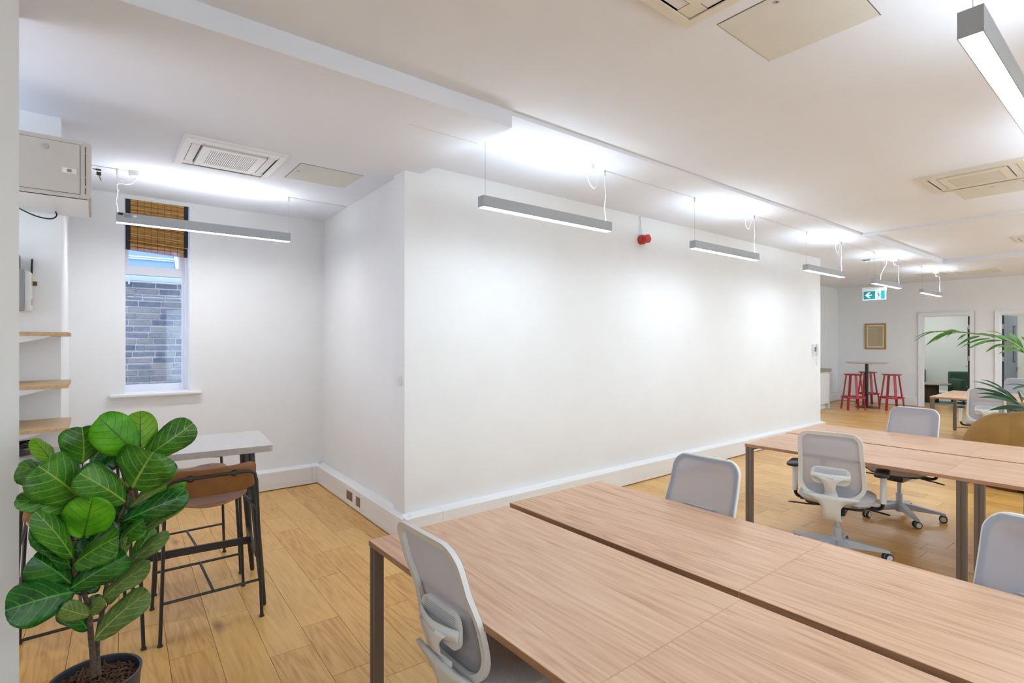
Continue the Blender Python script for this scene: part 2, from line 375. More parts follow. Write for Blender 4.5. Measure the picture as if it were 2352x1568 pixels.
box_s('wall_kitchen', 'wall', 10.1, XF, 5.885, 6.08, 0, 3.4)
box_s('wall_kitchen_side', 'wall', 10.1, 10.3, 4.16, 5.9, 0, 3.4)
D1 = (3.012, 3.935, 2.29); D2 = (1.56, 2.477, 2.29)
mb = MB().box(XF, XF+.14, D1[1], 6.08, 0, 3.4).box(XF, XF+.14, D2[1], D1[0], 0, 3.4).box(XF, XF+.14, -4.3, D2[0], 0, 3.4).box(XF, XF+.14, D1[0], D1[1], D1[2], 3.4).box(XF, XF+.14, D2[0], D2[1], D2[2], 3.4)
struct('wall_far', mb, 'wall')
box_s('wall_green_back', 'green_wall', 19.3, 19.5, 0, 6.3, 0, 3.0)
box_s('wall_green_left', 'green_wall', XF+.14, 19.5, 6.1, 6.3, 0, 3.0)
box_s('wall_green_right', 'green_wall', XF+.14, 19.5, 0, .2, 0, 3.0)
box_s('ceiling_green_room', 'ceiling', XF+.14, 19.5, 0, 6.3, 2.9, 3.0)
# ceiling levels
struct('ceiling_left', bx(-2.3, 2.173, 2.728, 6.62, ZC, 3.5), 'ceiling')
struct('ceiling', bx(-2.3, 8.49, -4.3, 2.728, ZA, 3.5), 'ceiling')
struct('ceiling_strip', bx(2.173, 8.49, 2.7285, 6.1, ZB, 3.5), 'ceiling')
struct('ceiling_band', bx(8.49, 8.62, -4.3, 6.1, ZB, 3.5), 'ceiling')
struct('ceiling_far_strip', bx(8.62, 12.83, 2.742, 6.1, ZB, 3.5), 'ceiling')
struct('ceiling_far', bx(12.83, XF+.2, -4.3, 6.1, ZB, 3.5), 'ceiling')
mb = MB().box(8.62, 12.83, -4.3, 2.742, ZR, 3.5)
struct('ceiling_recess', mb, 'ceiling')
# fine joint lines and surface cables on the ceiling
struct('trim_1', bx(1.60, 2.15, 3.099, 3.102, ZC-.002, ZC+.001), 'panel_paint')
for k, (a, b) in enumerate(((3.53, 4.92), (6.27, 7.60), (8.95, 10.16), (11.62, 12.88))):
    struct('trim_%d' % (k+2), bx(a, b, 3.095, 3.101, ZB-.005, ZB+.001), 'panel_paint')
struct('trim_6', bx(-.6, .15, 5.403, 5.408, ZC-.005, ZC+.001), 'panel_paint')
struct('trim_7', bx(1.51, 2.08, 5.403, 5.408, ZC-.005, ZC+.001), 'panel_paint')
# wall trunking used as skirting: profile swept along x or y
PROF = [(0, .222), (.018, .214), (.052, .207), (.078, .205), (.084, .199), (.084, .165), (.0815, .163), (.084, .161), (.084, .062), (.0815, .060), (.084, .058), (.084, .010), (.070, .008), (0, .008)]
def trunk(name, p0, p1, nrm, gaps=()):
    p0 = Vector(p0+(0,)); p1 = Vector(p1+(0,)); nrm = Vector(nrm+(0,)).normalized(); L = (p1-p0).length; d = (p1-p0)/L
    cuts = [0]+list(gaps)+[L]; mb = MB()
    for a, b in zip(cuts[:-1], cuts[1:]):
        A = p0+d*(a+.0012); B = p0+d*(b-.0012); n = len(PROF)
        vs = [A+nrm*q+Vector((0, 0, z)) for q, z in PROF]+[B+nrm*q+Vector((0, 0, z)) for q, z in PROF]
        mb.add(vs, [tuple(range(n)), tuple(range(n, 2*n))[::-1]]+[(i, n+i, n+(i+1) % n, (i+1) % n) for i in range(n)])
    return struct(name, mb, 'trunking')
trunk('baseboard_front', (1.985, YW), (10.30, YW), (0, -1), (.35, 2.9, 4.87, 7.0))
bt = trunk('baseboard_alcove_right', (2.045, 3.90), (2.125, 6.26), (-1, .03), (.95, 1.9))
trunk('baseboard_window', (-.163, 6.28), (2.07, 6.28), (0, -1), (1.3, 2.14))
trunk('baseboard_kitchen', (13.0, 5.88), (XF, 5.88), (0, -1))
trunk('baseboard_far', (XF, D1[1]+.10), (XF, 5.85), (-1, 0))
struct('baseboard_far_middle', bx(XF-.03, XF, D2[1]+.1, D1[0]-.1, 0, .17), 'gloss_white')
trunk('baseboard_green', (19.3, .3), (19.3, 6.0), (-1, 0))
# door surrounds
def architrave(name, d):
    y0, y1, z = d; mb = MB(); a = .088
    for dd, w0, w1 in ((.022, 0.01, a), (.030, a-.022, a)):
        mb.box(XF-dd, XF, y1+w0, y1+w1, 0, z+w1).box(XF-dd, XF, y0-w1, y0-w0, 0, z+w1).box(XF-dd, XF, y0-w0, y1+w0, z+w0, z+w1)
    mb.box(XF-.012, XF+.15, y1-.004, y1+.02, 0, z+.02).box(XF-.012, XF+.15, y0-.02, y0+.004, 0, z+.02).box(XF-.012, XF+.15, y0, y1, z-.004, z+.02)
    mb.box(XF+.05, XF+.085, y1-.02, y1, 0, z).box(XF+.05, XF+.085, y0, y1, z-.02, z)
    return struct(name, mb, 'gloss_white')
architrave('trim_8', D1); architrave('trim_9', D2)
def door(name, hinge, ang, flip):
    o = bpy.data.objects.new(name, None); C.objects.link(o); o.location = (XF+.155, hinge, 0); o.rotation_euler = (0, 0, ang); o['kind'] = 'structure'
    w = .84; s = flip
    obj('leaf_panel', bx(0, w, min(0, s*.044), max(0, s*.044), .01, 2.26), 'door_grey', o)
    obj('leaf_edge', bx(-.004, -.0005, min(0, s*.044), max(0, s*.044), .01, 2.26), 'door_edge', o)
    obj('vision_panel', bx(w-.30, w-.16, min(0, s*.044)-.006, max(0, s*.044)+.006, 1.15, 2.02), 'door_edge', o)
    obj('pane', bx(w-.275, w-.185, min(0, s*.044)-.008, max(0, s*.044)+.008, 1.18, 1.99), 'glass_dark', o)
    for z in (.25, 1.24, 2.0):
        obj('hinge', bx(-.008, .010, min(0, s*.044)+.004, max(0, s*.044)-.004, z-.055, z+.055), 'steel', o)
    hb = MB()
    for q in (-s*.01, s*.054):
        e = 1 if q > 0.02 or q < -.02 else -1
        yy = q+ (s if abs(q) > .03 else -s)*.045
        hb.tube([(w-.06, q, 1.02), (w-.06, yy, 1.02), (w-.20, yy, 1.02)], .011, 8).lathe([(0, 0), (.027, 0), (.027, .008), (0, .008)], 16, (0, 0, 0), Matrix.Translation((w-.06, q, 1.02)) @ Matrix.Rotation(PI/2, 4, 'X'))
        hb.lathe([(0, 0), (.02, 0), (.02, .014), (0, .014)], 16, (0, 0, 0), Matrix.Translation((w-.06, q, .95)) @ Matrix.Rotation(PI/2, 4, 'X'))
    obj('door_handle', hb, 'steel', o)
    return o
door('door_1', D1[0]+.068, math.radians(10.3), -1)
door('door_2', D2[1]-.006, math.radians(-8), -1)

# ------------------------------------------------------------------ floor planks
SK = .0347; PWID = .2125; P0 = .618
rp = random.Random(3); planks = []
th = math.atan(SK)
k = int((-2.6-P0)/PWID)-1
while P0+k*PWID < 19.6:
    px = P0+k*PWID; y = -4.2+rp.uniform(-1, 0)
    while y < 6.9:
        L = rp.choice((.42, .55, .7, .85, .95, 1.1, 1.3)); planks.append((px, y, L)); y += L
    k += 1
unit = MB().box(0, 1, 0, 1, -1, 0).mesh('plank'); unit.materials.append(M['oak_floor'])
cand = []; rest = []
for px, y, L in planks:
    x = px+SK*(y+L/2)+PWID/2; yc = y+L/2; p = proj(x, yc, 0)
    if x < -2.6 or x > 19.6: continue
    vis = p and -60 < p[0] < 2420 and p[1] < 1700 and not (2.1 < x < 10 and yc > 4.1) and not (x < -.1 and yc > 4.5) and yc < 6.5 and not (x < -.3*yc/3 and yc > 3.2) and not(x > XF+.3)
    (cand if vis else rest).append((p[2] if p else 99, px, y, L))
cand.sort(); rest += cand[298:]; cand = cand[:298]
G = .0022
for d, px, y, L in cand:
    o = obj('plank', unit, None, fl)
    o.location = (px+G/2+SK*y, y+G/2, 0); o.rotation_euler = (0, 0, -th); o.scale = (PWID-G, L-G, .02)
mb = MB()
for d, px, y, L in rest:
    T = Matrix.Translation((px+G/2+SK*y, y+G/2, 0)) @ Matrix.Rotation(-th, 4, 'Z')
    mb.add([T @ Vector(v) for v in ((0, 0, -.02), (PWID-G, 0, -.02), (PWID-G, L-G, -.02), (0, L-G, -.02), (0, 0, 0), (PWID-G, 0, 0), (PWID-G, L-G, 0), (0, L-G, 0))],
           [(0, 3, 2, 1), (4, 5, 6, 7), (0, 1, 5, 4), (1, 2, 6, 5), (2, 3, 7, 6), (3, 0, 4, 7)])
o = obj('far_planks', mb, 'oak_floor', fl); o['kind'] = 'stuff'

# ------------------------------------------------------------------ window
wn = bpy.data.objects.new('window_1', None); C.objects.link(wn); wn.location = (.5, 6.28, 1.13); wn['kind'] = 'structure'
def wl(*a, **k): # world box in window-local coordinates
    x0, x1, y0, y1, z0, z1 = a; return bx(x0-.5, x1-.5, y0-6.28, y1-6.28, z0-1.13, z1-1.13, **k)
mb = MB()
for a in ((wx0, .247, 6.46, 6.55, wz0, wz1), (.728, wx1, 6.46, 6.55, wz0, wz1), (.247, .728, 6.461, 6.549, wz0, 1.215), (.247, .728, 6.461, 6.549, 2.32, 2.385), (.247, .728, 6.461, 6.549, 2.97, wz1),
          (.247, .273, 6.475, 6.54, 2.385, 2.97), (.700, .728, 6.475, 6.54, 2.385, 2.97), (.273, .700, 6.476, 6.539, 2.385, 2.41), (.745, wx1, 6.42, 6.4595, wz0, wz1)):
    mb.box(a[0]-.5, a[1]-.5, a[2]-6.28, a[3]-6.28, a[4]-1.13, a[5]-1.13)
obj('window_frame', mb, 'frame_paint', wn)
obj('pane', wl(.247, .728, 6.50, 6.504, 1.215, 2.32), 'glass', wn)
obj('pane', wl(.273, .700, 6.50, 6.504, 2.41, 2.97), 'glass', wn)
mb = MB().box(wx0-.5+.002, wx1-.5-.002, 0, .2, -.002, .016); mb.box(.111-.5, .873-.5, -.062, .0, -.018, .016, bev=.012, seg=3)
obj('window_sill', mb, 'gloss_white', wn)
# bamboo blind
bl = thing('roman_blind', 'bamboo roman blind with dark edge bands in narrow window', 'blind', (.5, 6.30, 2.5))
sl = MB(); rb = random.Random(5)
tl = -.033   # hangs slightly lower on the right
def slats(y, z0, z1, xa, xb):
    z = z1
    while z > z0:
        h = rb.uniform(.006, .0085); q = y+rb.uniform(-.0012, .0012)
        vs = []
        for xx in (xa, xb):
            dz = tl*(xx-xa)/(xb-xa)*((z1-z)/(z1-z0))
            for yy, zz in ((q-.002, z+dz), (q+.002, z+dz), (q+.002, z-h+.0014+dz), (q-.002, z-h+.0014+dz)): vs.append((xx, yy, zz))
        sl.add(vs, [(0, 1, 2, 3), (7, 6, 5, 4), (0, 4, 5, 1), (1, 5, 6, 2), (2, 6, 7, 3), (3, 7, 4, 0)]); z -= h
slats(.012, .045, .525, -.25, .25); slats(-.008, .13, .528, -.25, .25)
sl.box(-.25, .25, -.004, .004, .52, .53)
o = obj('bamboo_slats', sl, 'bamboo', bl); o['kind'] = 'stuff'
def band(x0, x1, sx):
    mb = MB(); mb.box(x0, x1, .007, .019, .045+sx, .526); mb.box(x0-.001, x1+.001, -.015, -.002, .13+sx*.7, .53); return mb
obj('edge_band', band(-.258, -.222, 0), 'blind_band', bl); obj('edge_band', band(.222, .256, tl), 'blind_band', bl)
mb = MB()
for i in range(1, 8):
    x = -.222+.444*i/8; mb.tube([(x, -.0125, .53), (x, -.0125, .13+tl*.3)], .0013, 5).tube([(x, .0085, .14), (x, .0085, .045+tl*(x+.25)*2)], .0013, 5)
obj('cord', mb, 'blind_band', bl)
obj('lining', bx(-.222, .222, .0165, .019, .06, .525), 'walnut_seat', bl)

# ------------------------------------------------------------------ outside the window
bw = thing('brick_wall', 'grey stock brick wall outside the narrow window', 'wall', (.6, 7.3, 0))
obj('mortar_bed', bx(-1.4, 1.3, .006, .3, -.3, 2.33), 'mortar', bw)
rb = random.Random(11); z = .62; r = 0
while z < 2.30:
    h = .056; x = -.75-rb.uniform(0, .2)
    while x < .75:
        L = rb.choice((.215, .215, .215, .10, .16)); d = rb.uniform(-.006, .006); hh = h+rb.uniform(-.005, .004)
        T = Matrix.Translation((x+L/2, 0, z+hh/2)) @ Matrix.Rotation(rb.uniform(-.012, .012), 4, 'Y')
        mb = MB().box(-L/2+.006, L/2-.006, d-.004, .03, -hh/2, hh/2, bev=.006, T=T, seg=1)
        obj('brick', mb, 'brick', bw); x += L
    z += .0715; r += 1
gt = thing('gutter', 'white gutter along the top of the outside brick wall', 'gutter', (.6, 7.2, 2.33))
mb = MB().box(-1.3, 1.3, 0, .1, .0, .055, bev=.01); mb.box(-.30, -.285, -.006, .1, -.04, .06); obj('trough', mb, 'gutter', gt)
rl = thing('rooflight', 'glazed rooflight painted with blue reflection above the outside brick wall', 'rooflight', (.6, 7.45, 2.40))
mb = MB().add([(-1.5, 0, 0), (1.5, 0, 0), (1.5, 1.6, 1.5), (-1.5, 1.6, 1.5), (-1.5, .05, 0), (1.5, .05, 0), (1.5, 1.65, 1.45), (-1.5, 1.65, 1.45)], [(0, 1, 2, 3), (4, 7, 6, 5), (0, 4, 5, 1), (3, 2, 6, 7)])
obj('glazing', mb, 'roof_glass', rl)
mb = MB()
for x in (-.9, -.35, .2, .75): mb.tube([(x, -.01, 0.01), (x, 1.59, 1.51)], .018, 4)
mb.tube([(-1.5, .25, .26), (1.5, .25, .26)], .014, 4)
obj('glazing_bar', mb, 'gutter', rl)

# ------------------------------------------------------------------ pendant lights
def make_pendant(name, label, x0, x1, y0, y1, z0, z1, zc, cup=None, wires=(), cablew=1, style=0, extra=False):
    t = thing(name, label, 'light', ((x0+x1)/2, (y0+y1)/2, z0), 0, 'linear pendant lights'); L = (x1-x0)/2; w = (y1-y0)/2; h = z1-z0
    mb = MB().box(-L, L, -w, -w+.003, 0, h).box(-L, L, w-.003, w, 0, h).box(-L, -L+.003, -w+.003, w-.003, 0, h).box(L-.003, L, -w+.003, w-.003, 0, h).box(-L+.003, L-.003, -w+.003, w-.003, .02, h-.014)
    obj('housing', mb, 'lamp_body', t)
    obj('diffuser', bx(-L+.004, L-.004, -w+.0035, w-.0035, .0012, .006), 'diffuser_neutral' if extra else 'diffuser', t)
    obj('uplight_strip', bx(-L+.03, L-.03, -w+.006, w-.006, h-.012, h-.008), 'uplight_neutral' if extra else 'uplight', t)
    zz = zc-z0
    for wx in wires:
        mb = MB().tube([(wx, 0, h-.01), (wx, 0, zz-.03)], .0011, 5); obj('suspension_wire', mb, 'wire', t)
        obj('wire_gripper', MB().tube([(wx, 0, zz), (wx, 0, zz-.012), (wx, 0, zz-.014), (wx, 0, zz-.045)], [.009, .009, .006, .005], 10), 'steel', t)
    if cup is not None:
        cx_, cy_ = cup
        obj('ceiling_rose', MB().lathe([(0, 0), (.030, 0), (.046, .006), (.052, .012), (.056, .05), (0, .05)], 24, (cx_, cy_, zz-.05)), 'white_plastic', t)
        wx = wires[cablew]; s = -1 if cx_ < wx else 1
        if style == 0:
            pts = [(cx_, cy_, zz-.05), (cx_+.0, cy_, zz-.12), (cx_+.04*-s, cy_, zz-.17), (cx_-.09*s, cy_, zz-.19), (cx_-.13*s, cy_, zz-.10), (wx+s*.05, cy_, zz-.045), (wx, 0, zz-.05)]
        else:
            pts = [(cx_, cy_, zz-.05), (cx_-.03*s, cy_, zz-.11), (cx_-.10*s, cy_, zz-.12), (cx_-.12*s, cy_, zz-.06), (cx_-.04*s, cy_, zz-.10), (wx, 0, zz-.12)]
        down = [(wx+.006*math.sin(i*1.7), .004*math.cos(i*2.1), zz-.14-(zz-.14-h)*(i/5)) for i in range(6)]
        obj('power_cable', MB().tube(smooth(pts+down), .0042, 8), 'cable_white', t)
        mb = MB()
        for q in (.5,): mb.box(wx+.004, wx+.016, -.003, .003, zz-(zz-h)*q, zz-(zz-h)*q+.006)
        obj('cable_tie', mb, 'cable_white', t)
    for q in (-L+.12, L-.12): obj('screw', MB().tube([(q, -w-.0008, h*.55), (q, -w+.001, h*.55)], .003, 8), 'steel', t)
    if extra:
        obj('rating_label', bx(-L+.012, -L+.045, -w-.0008, -w, h-.022, h-.004), 'black_plastic', t)
        mb = MB()
        for j in range(4): mb.box(-L+.05, -L+.10, -w-.0008, -w, h-.012-j*.008, h-.009-j*.008)
        obj('printed_label', mb, 'dark_slot', t)
        obj('oval_label', MB().lathe([(0, 0), (.013, 0), (.013, .001), (0, .001)], 16, (0, 0, 0), Matrix.Translation((-L+.125, -w, h-.02)) @ Matrix.Scale(.6, 4, (0, 0, 1)) @ Matrix.Rotation(PI/2, 4, 'X')), 'white_plastic', t)
    return t
def smooth(pts, it=2):
    pts = [Vector(p) for p in pts]
    for _ in range(it):
        q = [pts[0]]
        for a, b in zip(pts[:-1], pts[1:]): q += [a*.75+b*.25, a*.25+b*.75]
        pts = q+[pts[-1]]
    return pts
zt, zb = 2.698, 2.617
make_pendant('linear_pendant_light', 'silver linear pendant light in front of the bamboo blind', .143, 1.507, 5.37, 5.44, 2.628, 2.71, ZC, (-.545, 0.0), (-.676, .676), 0, 1, True)
XS = [(2.178, 3.56), (4.86, 6.21), (7.56, 8.86), (10.16, 11.53), (12.87, 14.25)]
LB = ['silver linear pendant light nearest the lowered ceiling corner', 'silver linear pendant light hanging to the right of the red siren', 'silver linear pendant light hanging over the end of the long white wall',
      'silver linear pendant light hanging in front of the exit sign', 'smallest and farthest silver pendant light before the far wall']
for i, ((a, b), l) in enumerate(zip(XS, LB)):
    L = (b-a)/2
    make_pendant('linear_pendant_light', l, a, b, 3.06, 3.13, zb, zt, ZB, ((L-.27, .0) if i < 3 else (L-.05-.12, .05)), (-L+.04, L-.05), 1, 0 if i < 3 else 1)
t = make_pendant('linear_pendant_light', 'large silver linear pendant light cut off by the upper right photo edge', 2.15, 3.50, .36, .425, 2.61, 2.695, ZA, (-.06, -.12), (-.64, .64), 1, 0)
ORD = ('first', 'second', 'third', 'fourth', 'fifth', 'sixth')
for nm, y, row in (('second row of pendants', .36, ((4.86, ZA), (7.1, ZA), (9.6, ZR), (11.4, ZR), (13.6, ZB))), ('row by the rear wall', -2.0, ((2.15, ZA), (4.86, ZA), (7.1, ZA), (10.0, ZR), (13.5, ZB))),
                   ('camera side corner', -.9, ((-.95, ZA), (.55, ZA))), ('kitchen aisle', 4.95, ((10.55, ZB),))):
    for i, (x, z) in enumerate(row):  # unseen pendants added to brighten the room
        make_pendant('linear_pendant_light', 'added out of frame silver pendant light, %s in the %s' % (ORD[i], nm), x, x+1.35, y, y+.065, 2.61, 2.695, z, None, (-.64, .64))

# ------------------------------------------------------------------ air conditioning cassettes and access panels
def cassette(label, x0, x1, y0, y1, z, m, grp='ceiling cassettes'):
    t = thing('ceiling_cassette', label, 'air conditioner', ((x0+x1)/2, (y0+y1)/2, z), 0, grp); w = (x1-x0)/2; d = (y1-y0)/2
    mb = MB(); a = .055
    for q0, q1, zz in ((0, 1, .018), (.25, 1, .024)):
        i = a; o_ = a*q0*.5
        mb.box(-w+o_, w-o_, -d+o_, -d+i, -zz, 0).box(-w+o_, w-o_, d-i, d-o_, -zz, 0).box(-w+o_, -w+i, -d+i, d-i, -zz, 0).box(w-i, w-o_, -d+i, d-i, -zz, 0)
    obj('outer_frame', mb, m, t)
    obj('recess', bx(-w+a, w-a, -d+a, d-a, -.004, 0), 'dark_slot', t)
    b = a+.062; L = .62
    for (x_0, x_1, y_0, y_1) in ((-w*L, w*L, -d+a+.006, -d+b), (-w*L, w*L, d-b, d-a-.006), (-w+a+.006, -w+b, -d*L, d*L), (w-b, w-a-.006, -d*L, d*L)):
        obj('air_flap', bx(x_0, x_1, y_0, y_1, -.016, -.004, bev=.002, seg=1), 'flap', t)
    for sx in (-1, 1):
        for sy in (-1, 1):
            x_0, x_1 = sorted((sx*w*L+sx*.004, sx*(w-a))); y_0, y_1 = sorted((sy*d*L+sy*.004, sy*(d-a)))
            obj('corner_cover', bx(x_0, x_1, y_0, y_1, -.016, -.004), m, t)
    e = .012; iw, idp = w-b-e, d-b-e
    mb = MB().box(-iw, iw, -idp, -idp*.78, -.026, -.004).box(-iw, iw, idp*.78, idp, -.026, -.004).box(-iw, -iw*.74, -idp*.78, idp*.78, -.026, -.004).box(iw*.74, iw, -idp*.78, idp*.78, -.026, -.004)
    g = obj('intake_grille', mb, m, t)
    obj('filter', bx(-iw*.74, iw*.74, -idp*.78, idp*.78, -.014, -.005), 'grille_back', g)
    mb = MB(); n = 24
    for i in range(n+1):
        x = -iw*.74+iw*1.48*i/n; mb.box(x-.0048, x+.0048, -idp*.78, idp*.78, -.024, -.011)
    s_ = obj('grille_slats', mb, m, g); s_['kind'] = 'stuff'
    return t
cassette('white ceiling cassette air conditioner above the window alcove', .484, 1.168, 4.188, 4.895, ZC, 'white_plastic')
cassette('cream ceiling cassette cut off by the top photo edge', 1.42, 2.243, .66, 1.465, ZA, 'cream_plastic')
cassette('cream ceiling cassette at right with pale access panel beside it', 6.02, 6.78, .76, 1.49, ZA, 'cream_plastic')
cassette('cream cassette corner cut off by right photo edge below the larger cassette', 10.85, 11.55, .82, 1.51, ZR, 'cream_plastic')
cassette('faint flat cassette on the ceiling close to the far wall', 14.2, 14.95, 2.2, 2.92, ZB, 'cream_plastic')
def hatch(label, x0, x1, y0, y1, z, lock=None):
    t = thing('access_panel', label, 'panel', ((x0+x1)/2, (y0+y1)/2, z), 0, 'flat ceiling access panels'); w = (x1-x0)/2; d = (y1-y0)/2
    obj('surround', bx(-w-.004, w+.004, -d-.004, d+.004, -.0015, 0), 'dark_slot', t)
    obj('panel_door', bx(-w, w, -d, d, -.004, 0), 'panel_paint', t)
    if lock: obj('lock', MB().lathe([(0, 0), (.006, 0), (.007, -.002), (.012, -.003), (.013, 0)], 16, (lock[0]-(x0+x1)/2, lock[1]-(y0+y1)/2, -.004)), 'steel', t)
hatch('pale access panel beside the white ceiling cassette over the alcove', 1.292, 1.804, 4.315, 4.77, ZC, (1.33, 4.52))
hatch('large pale grey square access panel at the top of the photo', 2.355, 2.88, .85, 1.362, ZA, (2.40, 1.105))
hatch('shiny pale access panel beyond the cream cassette at right', 6.87, 7.34, .88, 1.382, ZA, (6.93, 1.1))
hatch('faint access panel near the farthest pendant light', 14.37, 14.95, 3.10, 3.575, ZB)

# ------------------------------------------------------------------ exit sign
ex = thing('exit_sign', 'hanging green and white exit sign with left arrow and running figure', 'sign', (11.0, 3.33, 2.58))
ed = atx(1982, 662, 11); er = atx(2035, 687, 11)
hw = (ed.y-er.y)/2; cyy = (ed.y+er.y)/2; ex.location = (11.0, cyy, er.z); hh = ed.z-er.z
def fl2(pts, x0=-.012, x1=-.010):   # polygon in sign plane: (a,b) a rightwards from left 0..2hw, b up
    T = Matrix(((0, 0, 1, 0), (-1, 0, 0, 0), (0, 1, 0, 0), (0, 0, 0, 1)))
    return MB().prism([(a-hw, b) for a, b in pts], x0, x1, T)
obj('top_housing', bx(-.03, .03, -hw-.004, hw+.004, hh-.055, hh, bev=.004), 'white_plastic', ex)
obj('acrylic_panel', bx(-.008, .008, -hw, hw, 0, hh-.05), 'exit_white', ex)
PW = 2*hw; PH = hh-.055
fld = obj('green_field', fl2([(.012, .012), (PW-.012, .012), (PW-.012, PH-.008), (.012, PH-.008)], -.010, -.0085), 'exit_teal', ex)
def sc(pts, x0, y0, sx, sy): return [(x0+a*sx, y0+b*sy) for a, b in pts]
ar = sc([(0, .5), (.52, 1), (.80, 1), (.45, .60), (1, .60), (1, .40), (.45, .40), (.80, 0), (.52, 0)], PW*.11, PH*.22, PW*.29, PH*.62)
obj('arrow', fl2(ar), 'exit_white', ex)
obj('doorway_symbol', fl2([(PW*.55, PH*.10), (PW*.80, PH*.10), (PW*.80, PH*.94), (PW*.55, PH*.94)], -.0115, -.0098), 'exit_white', ex)
mb = MB()
def stroke(pts, wd):
    for (a, b), (c, d) in zip(pts[:-1], pts[1:]):
        dx, dy = c-a, d-b; l = math.hypot(dx, dy); nx, ny = -dy/l*wd/2, dx/l*wd/2
        m2 = fl2([(a+nx, b+ny), (c+nx, d+ny), (c-nx, d-ny), (a-nx, b-ny)], -.0145, -.0112); mb.add(m2.v, m2.f)
f0 = lambda a, b: (PW*(.55+a*.3), PH*(.08+b*.86))
hd = arc(f0(.38, .86), PH*.065, 0, 2*PI, 12)[:-1]; m2 = fl2(hd, -.0145, -.0112); mb.add(m2.v, m2.f)
stroke([f0(.42, .72), f0(.55, .42)], PH*.13); stroke([f0(.50, .68), f0(.72, .66), f0(.86, .52)], PH*.05); stroke([f0(.38, .70), f0(.2, .60), f0(.04, .64)], PH*.05)
stroke([f0(.55, .42), f0(.74, .34), f0(.68, .18), f0(1.0, .17)], PH*.065); stroke([f0(.52, .42), f0(.36, .14), f0(.24, -.02)], PH*.065)
obj('running_figure', mb, 'exit_teal', ex)
zz = ZB-er.z
for q in (.105, -.105):
    obj('hanging_chain', MB().tube([(0, q, hh), (0, q+.002, hh+.02), (0, q, zz-.05)], .0028, 6), 'steel', ex)
eb = thing('emergency_driver', 'white emergency lighting box on ceiling above the exit sign', 'box', (11.0, cyy+.0, ZB))
obj('housing', bx(-.04, .04, -.21, .20, -.052, 0, bev=.006), 'white_plastic', eb)
obj('indicator_led', MB().lathe([(0, -.008), (.008, -.004), (.008, 0)], 12, (-.025, .12, -.052)), 'led_green', eb)
obj('printed_label', bx(-.0412, -.0402, .05, .17, -.035, -.018), 'dark_slot', eb)
obj('power_cable', MB().tube(smooth([(0, -.185, -.05), (-.0, -.19, -.12), (0, -.12, -.25), (0, -.09, -.36), (0, -.12, -.46), (0, -.13, -(zz-hh)+.0)]), .006, 8), 'cable_white', eb)

# ------------------------------------------------------------------ siren, switch, sockets, intercom, picture
sr = thing('alarm_siren', 'small red fire alarm siren high on the long white wall', 'alarm', (5.12, YW, 2.865))
R = Matrix.Rotation(PI/2, 4, 'X')
obj('base', MB().lathe([(0, 0), (.055, 0), (.057, .006), (.057, .05), (.05, .056), (0, .056)], 24, T=R), 'red_plastic', sr)
obj('sounder', MB().lathe([(.042, .05), (.046, .06), (.048, .085), (.050, .088), (.050, .118), (.046, .122), (.012, .122), (.01, .126), (0, .126)], 24, T=R), 'red_plastic', sr)
obj('conduit_cable', MB().tube(smooth([(-.012, -.006, .285), (-.004, -.008, .2), (.006, -.012, .12), (.002, -.02, .055)]), .005, 8), 'cable_white', sr)
obj('conduit', bx(-.03, -.022, -.006, 0, .05, .288), 'white_plastic', sr)
sw = thing('light_switch', 'white single light switch on the wall corner by the desks', 'switch', (2.015, 4.045, 1.325))
def plate(t, w, h, dx, m):
    obj('plate', bx(-.012, 0, -w/2, w/2, -h/2, h/2, bev=.003), m, t)
plate(sw, .086, .088, 0, 'white_plastic')
obj('rocker', bx(-.016, -.012, -.010, .010, -.018, .018, bev=.001), 'gloss_white', sw)
for q in (-.032, .032): obj('screw', MB().tube([(-.0118, q, 0), (-.0128, q, 0)], .003, 8), 'dark_slot', sw)
def tx(y): return 2.045+.08*(y-3.9)/2.36-.084
s1 = thing('wall_socket', 'bronze double socket in the skirting trunking, left of two plates', 'socket', (tx(5.116)-.001, 5.116, .11))
def slab(t, w, h): obj('plate', bx(-.006, .002, -w/2, w/2, -h/2, h/2, bev=.002, seg=1), 'brass', t)
slab(s1, .146, .086)
mb = MB()
for q in (-.036, .036):
    mb.box(-.0075, -.006, q-.003, q+.003, .012, .026).box(-.0075, -.006, q-.018, q-.008, -.006, .0).box(-.0075, -.006, q+.008, q+.018, -.006, .0).box(-.009, -.006, q-.006, q+.006, -.034, -.020)
obj('pin_slots', mb, 'plug_dark', s1)
s2 = thing('blank_plate', 'bronze blank cover plate in the trunking, right of the double socket', 'socket', (tx(4.882)-.001, 4.882, .105))
slab(s2, .092, .09); obj('inner_plate', bx(-.009, -.006, -.034, .034, -.032, .032, bev=.001, seg=1), 'brass', s2)
ph = thing('intercom_phone', 'white wall intercom handset with curly cord near wall end', 'intercom', (9.99, YW, 1.40))
obj('body', bx(-.055, .075, -.04, 0, 0, .20, bev=.008), 'white_plastic', ph)
obj('handset', MB().box(.012, .066, -.075, -.041, .145, .205, bev=.008).box(.012, .066, -.075, -.041, -.005, .05, bev=.008).box(.02, .06, -.082, -.055, .01, .19, bev=.01), 'gloss_white', ph)
obj('speaker_grille', bx(-.045, .008, -.0415, -.04, .07, .15), 'dark_slot', ph)
pts = [(.04+(.004*math.cos(i*1.3)), -.05+.004*math.sin(i*1.3), -.005-.14*math.sin(PI*i/60*.5)) for i in range(0, 61)]
pts += [(.04-.06*(i/50)+.004*math.cos(i*1.3), -.05+.004*math.sin(i*1.3), -.145-.03*math.sin(PI*i/50)+.10*(i/50)**2) for i in range(51)]
obj('curly_cord', MB().tube(pts, .0032, 5), 'cable_white', ph)
fa = atx(1986, 743, XF-.02); fb = atx(2035, 802, XF-.02)
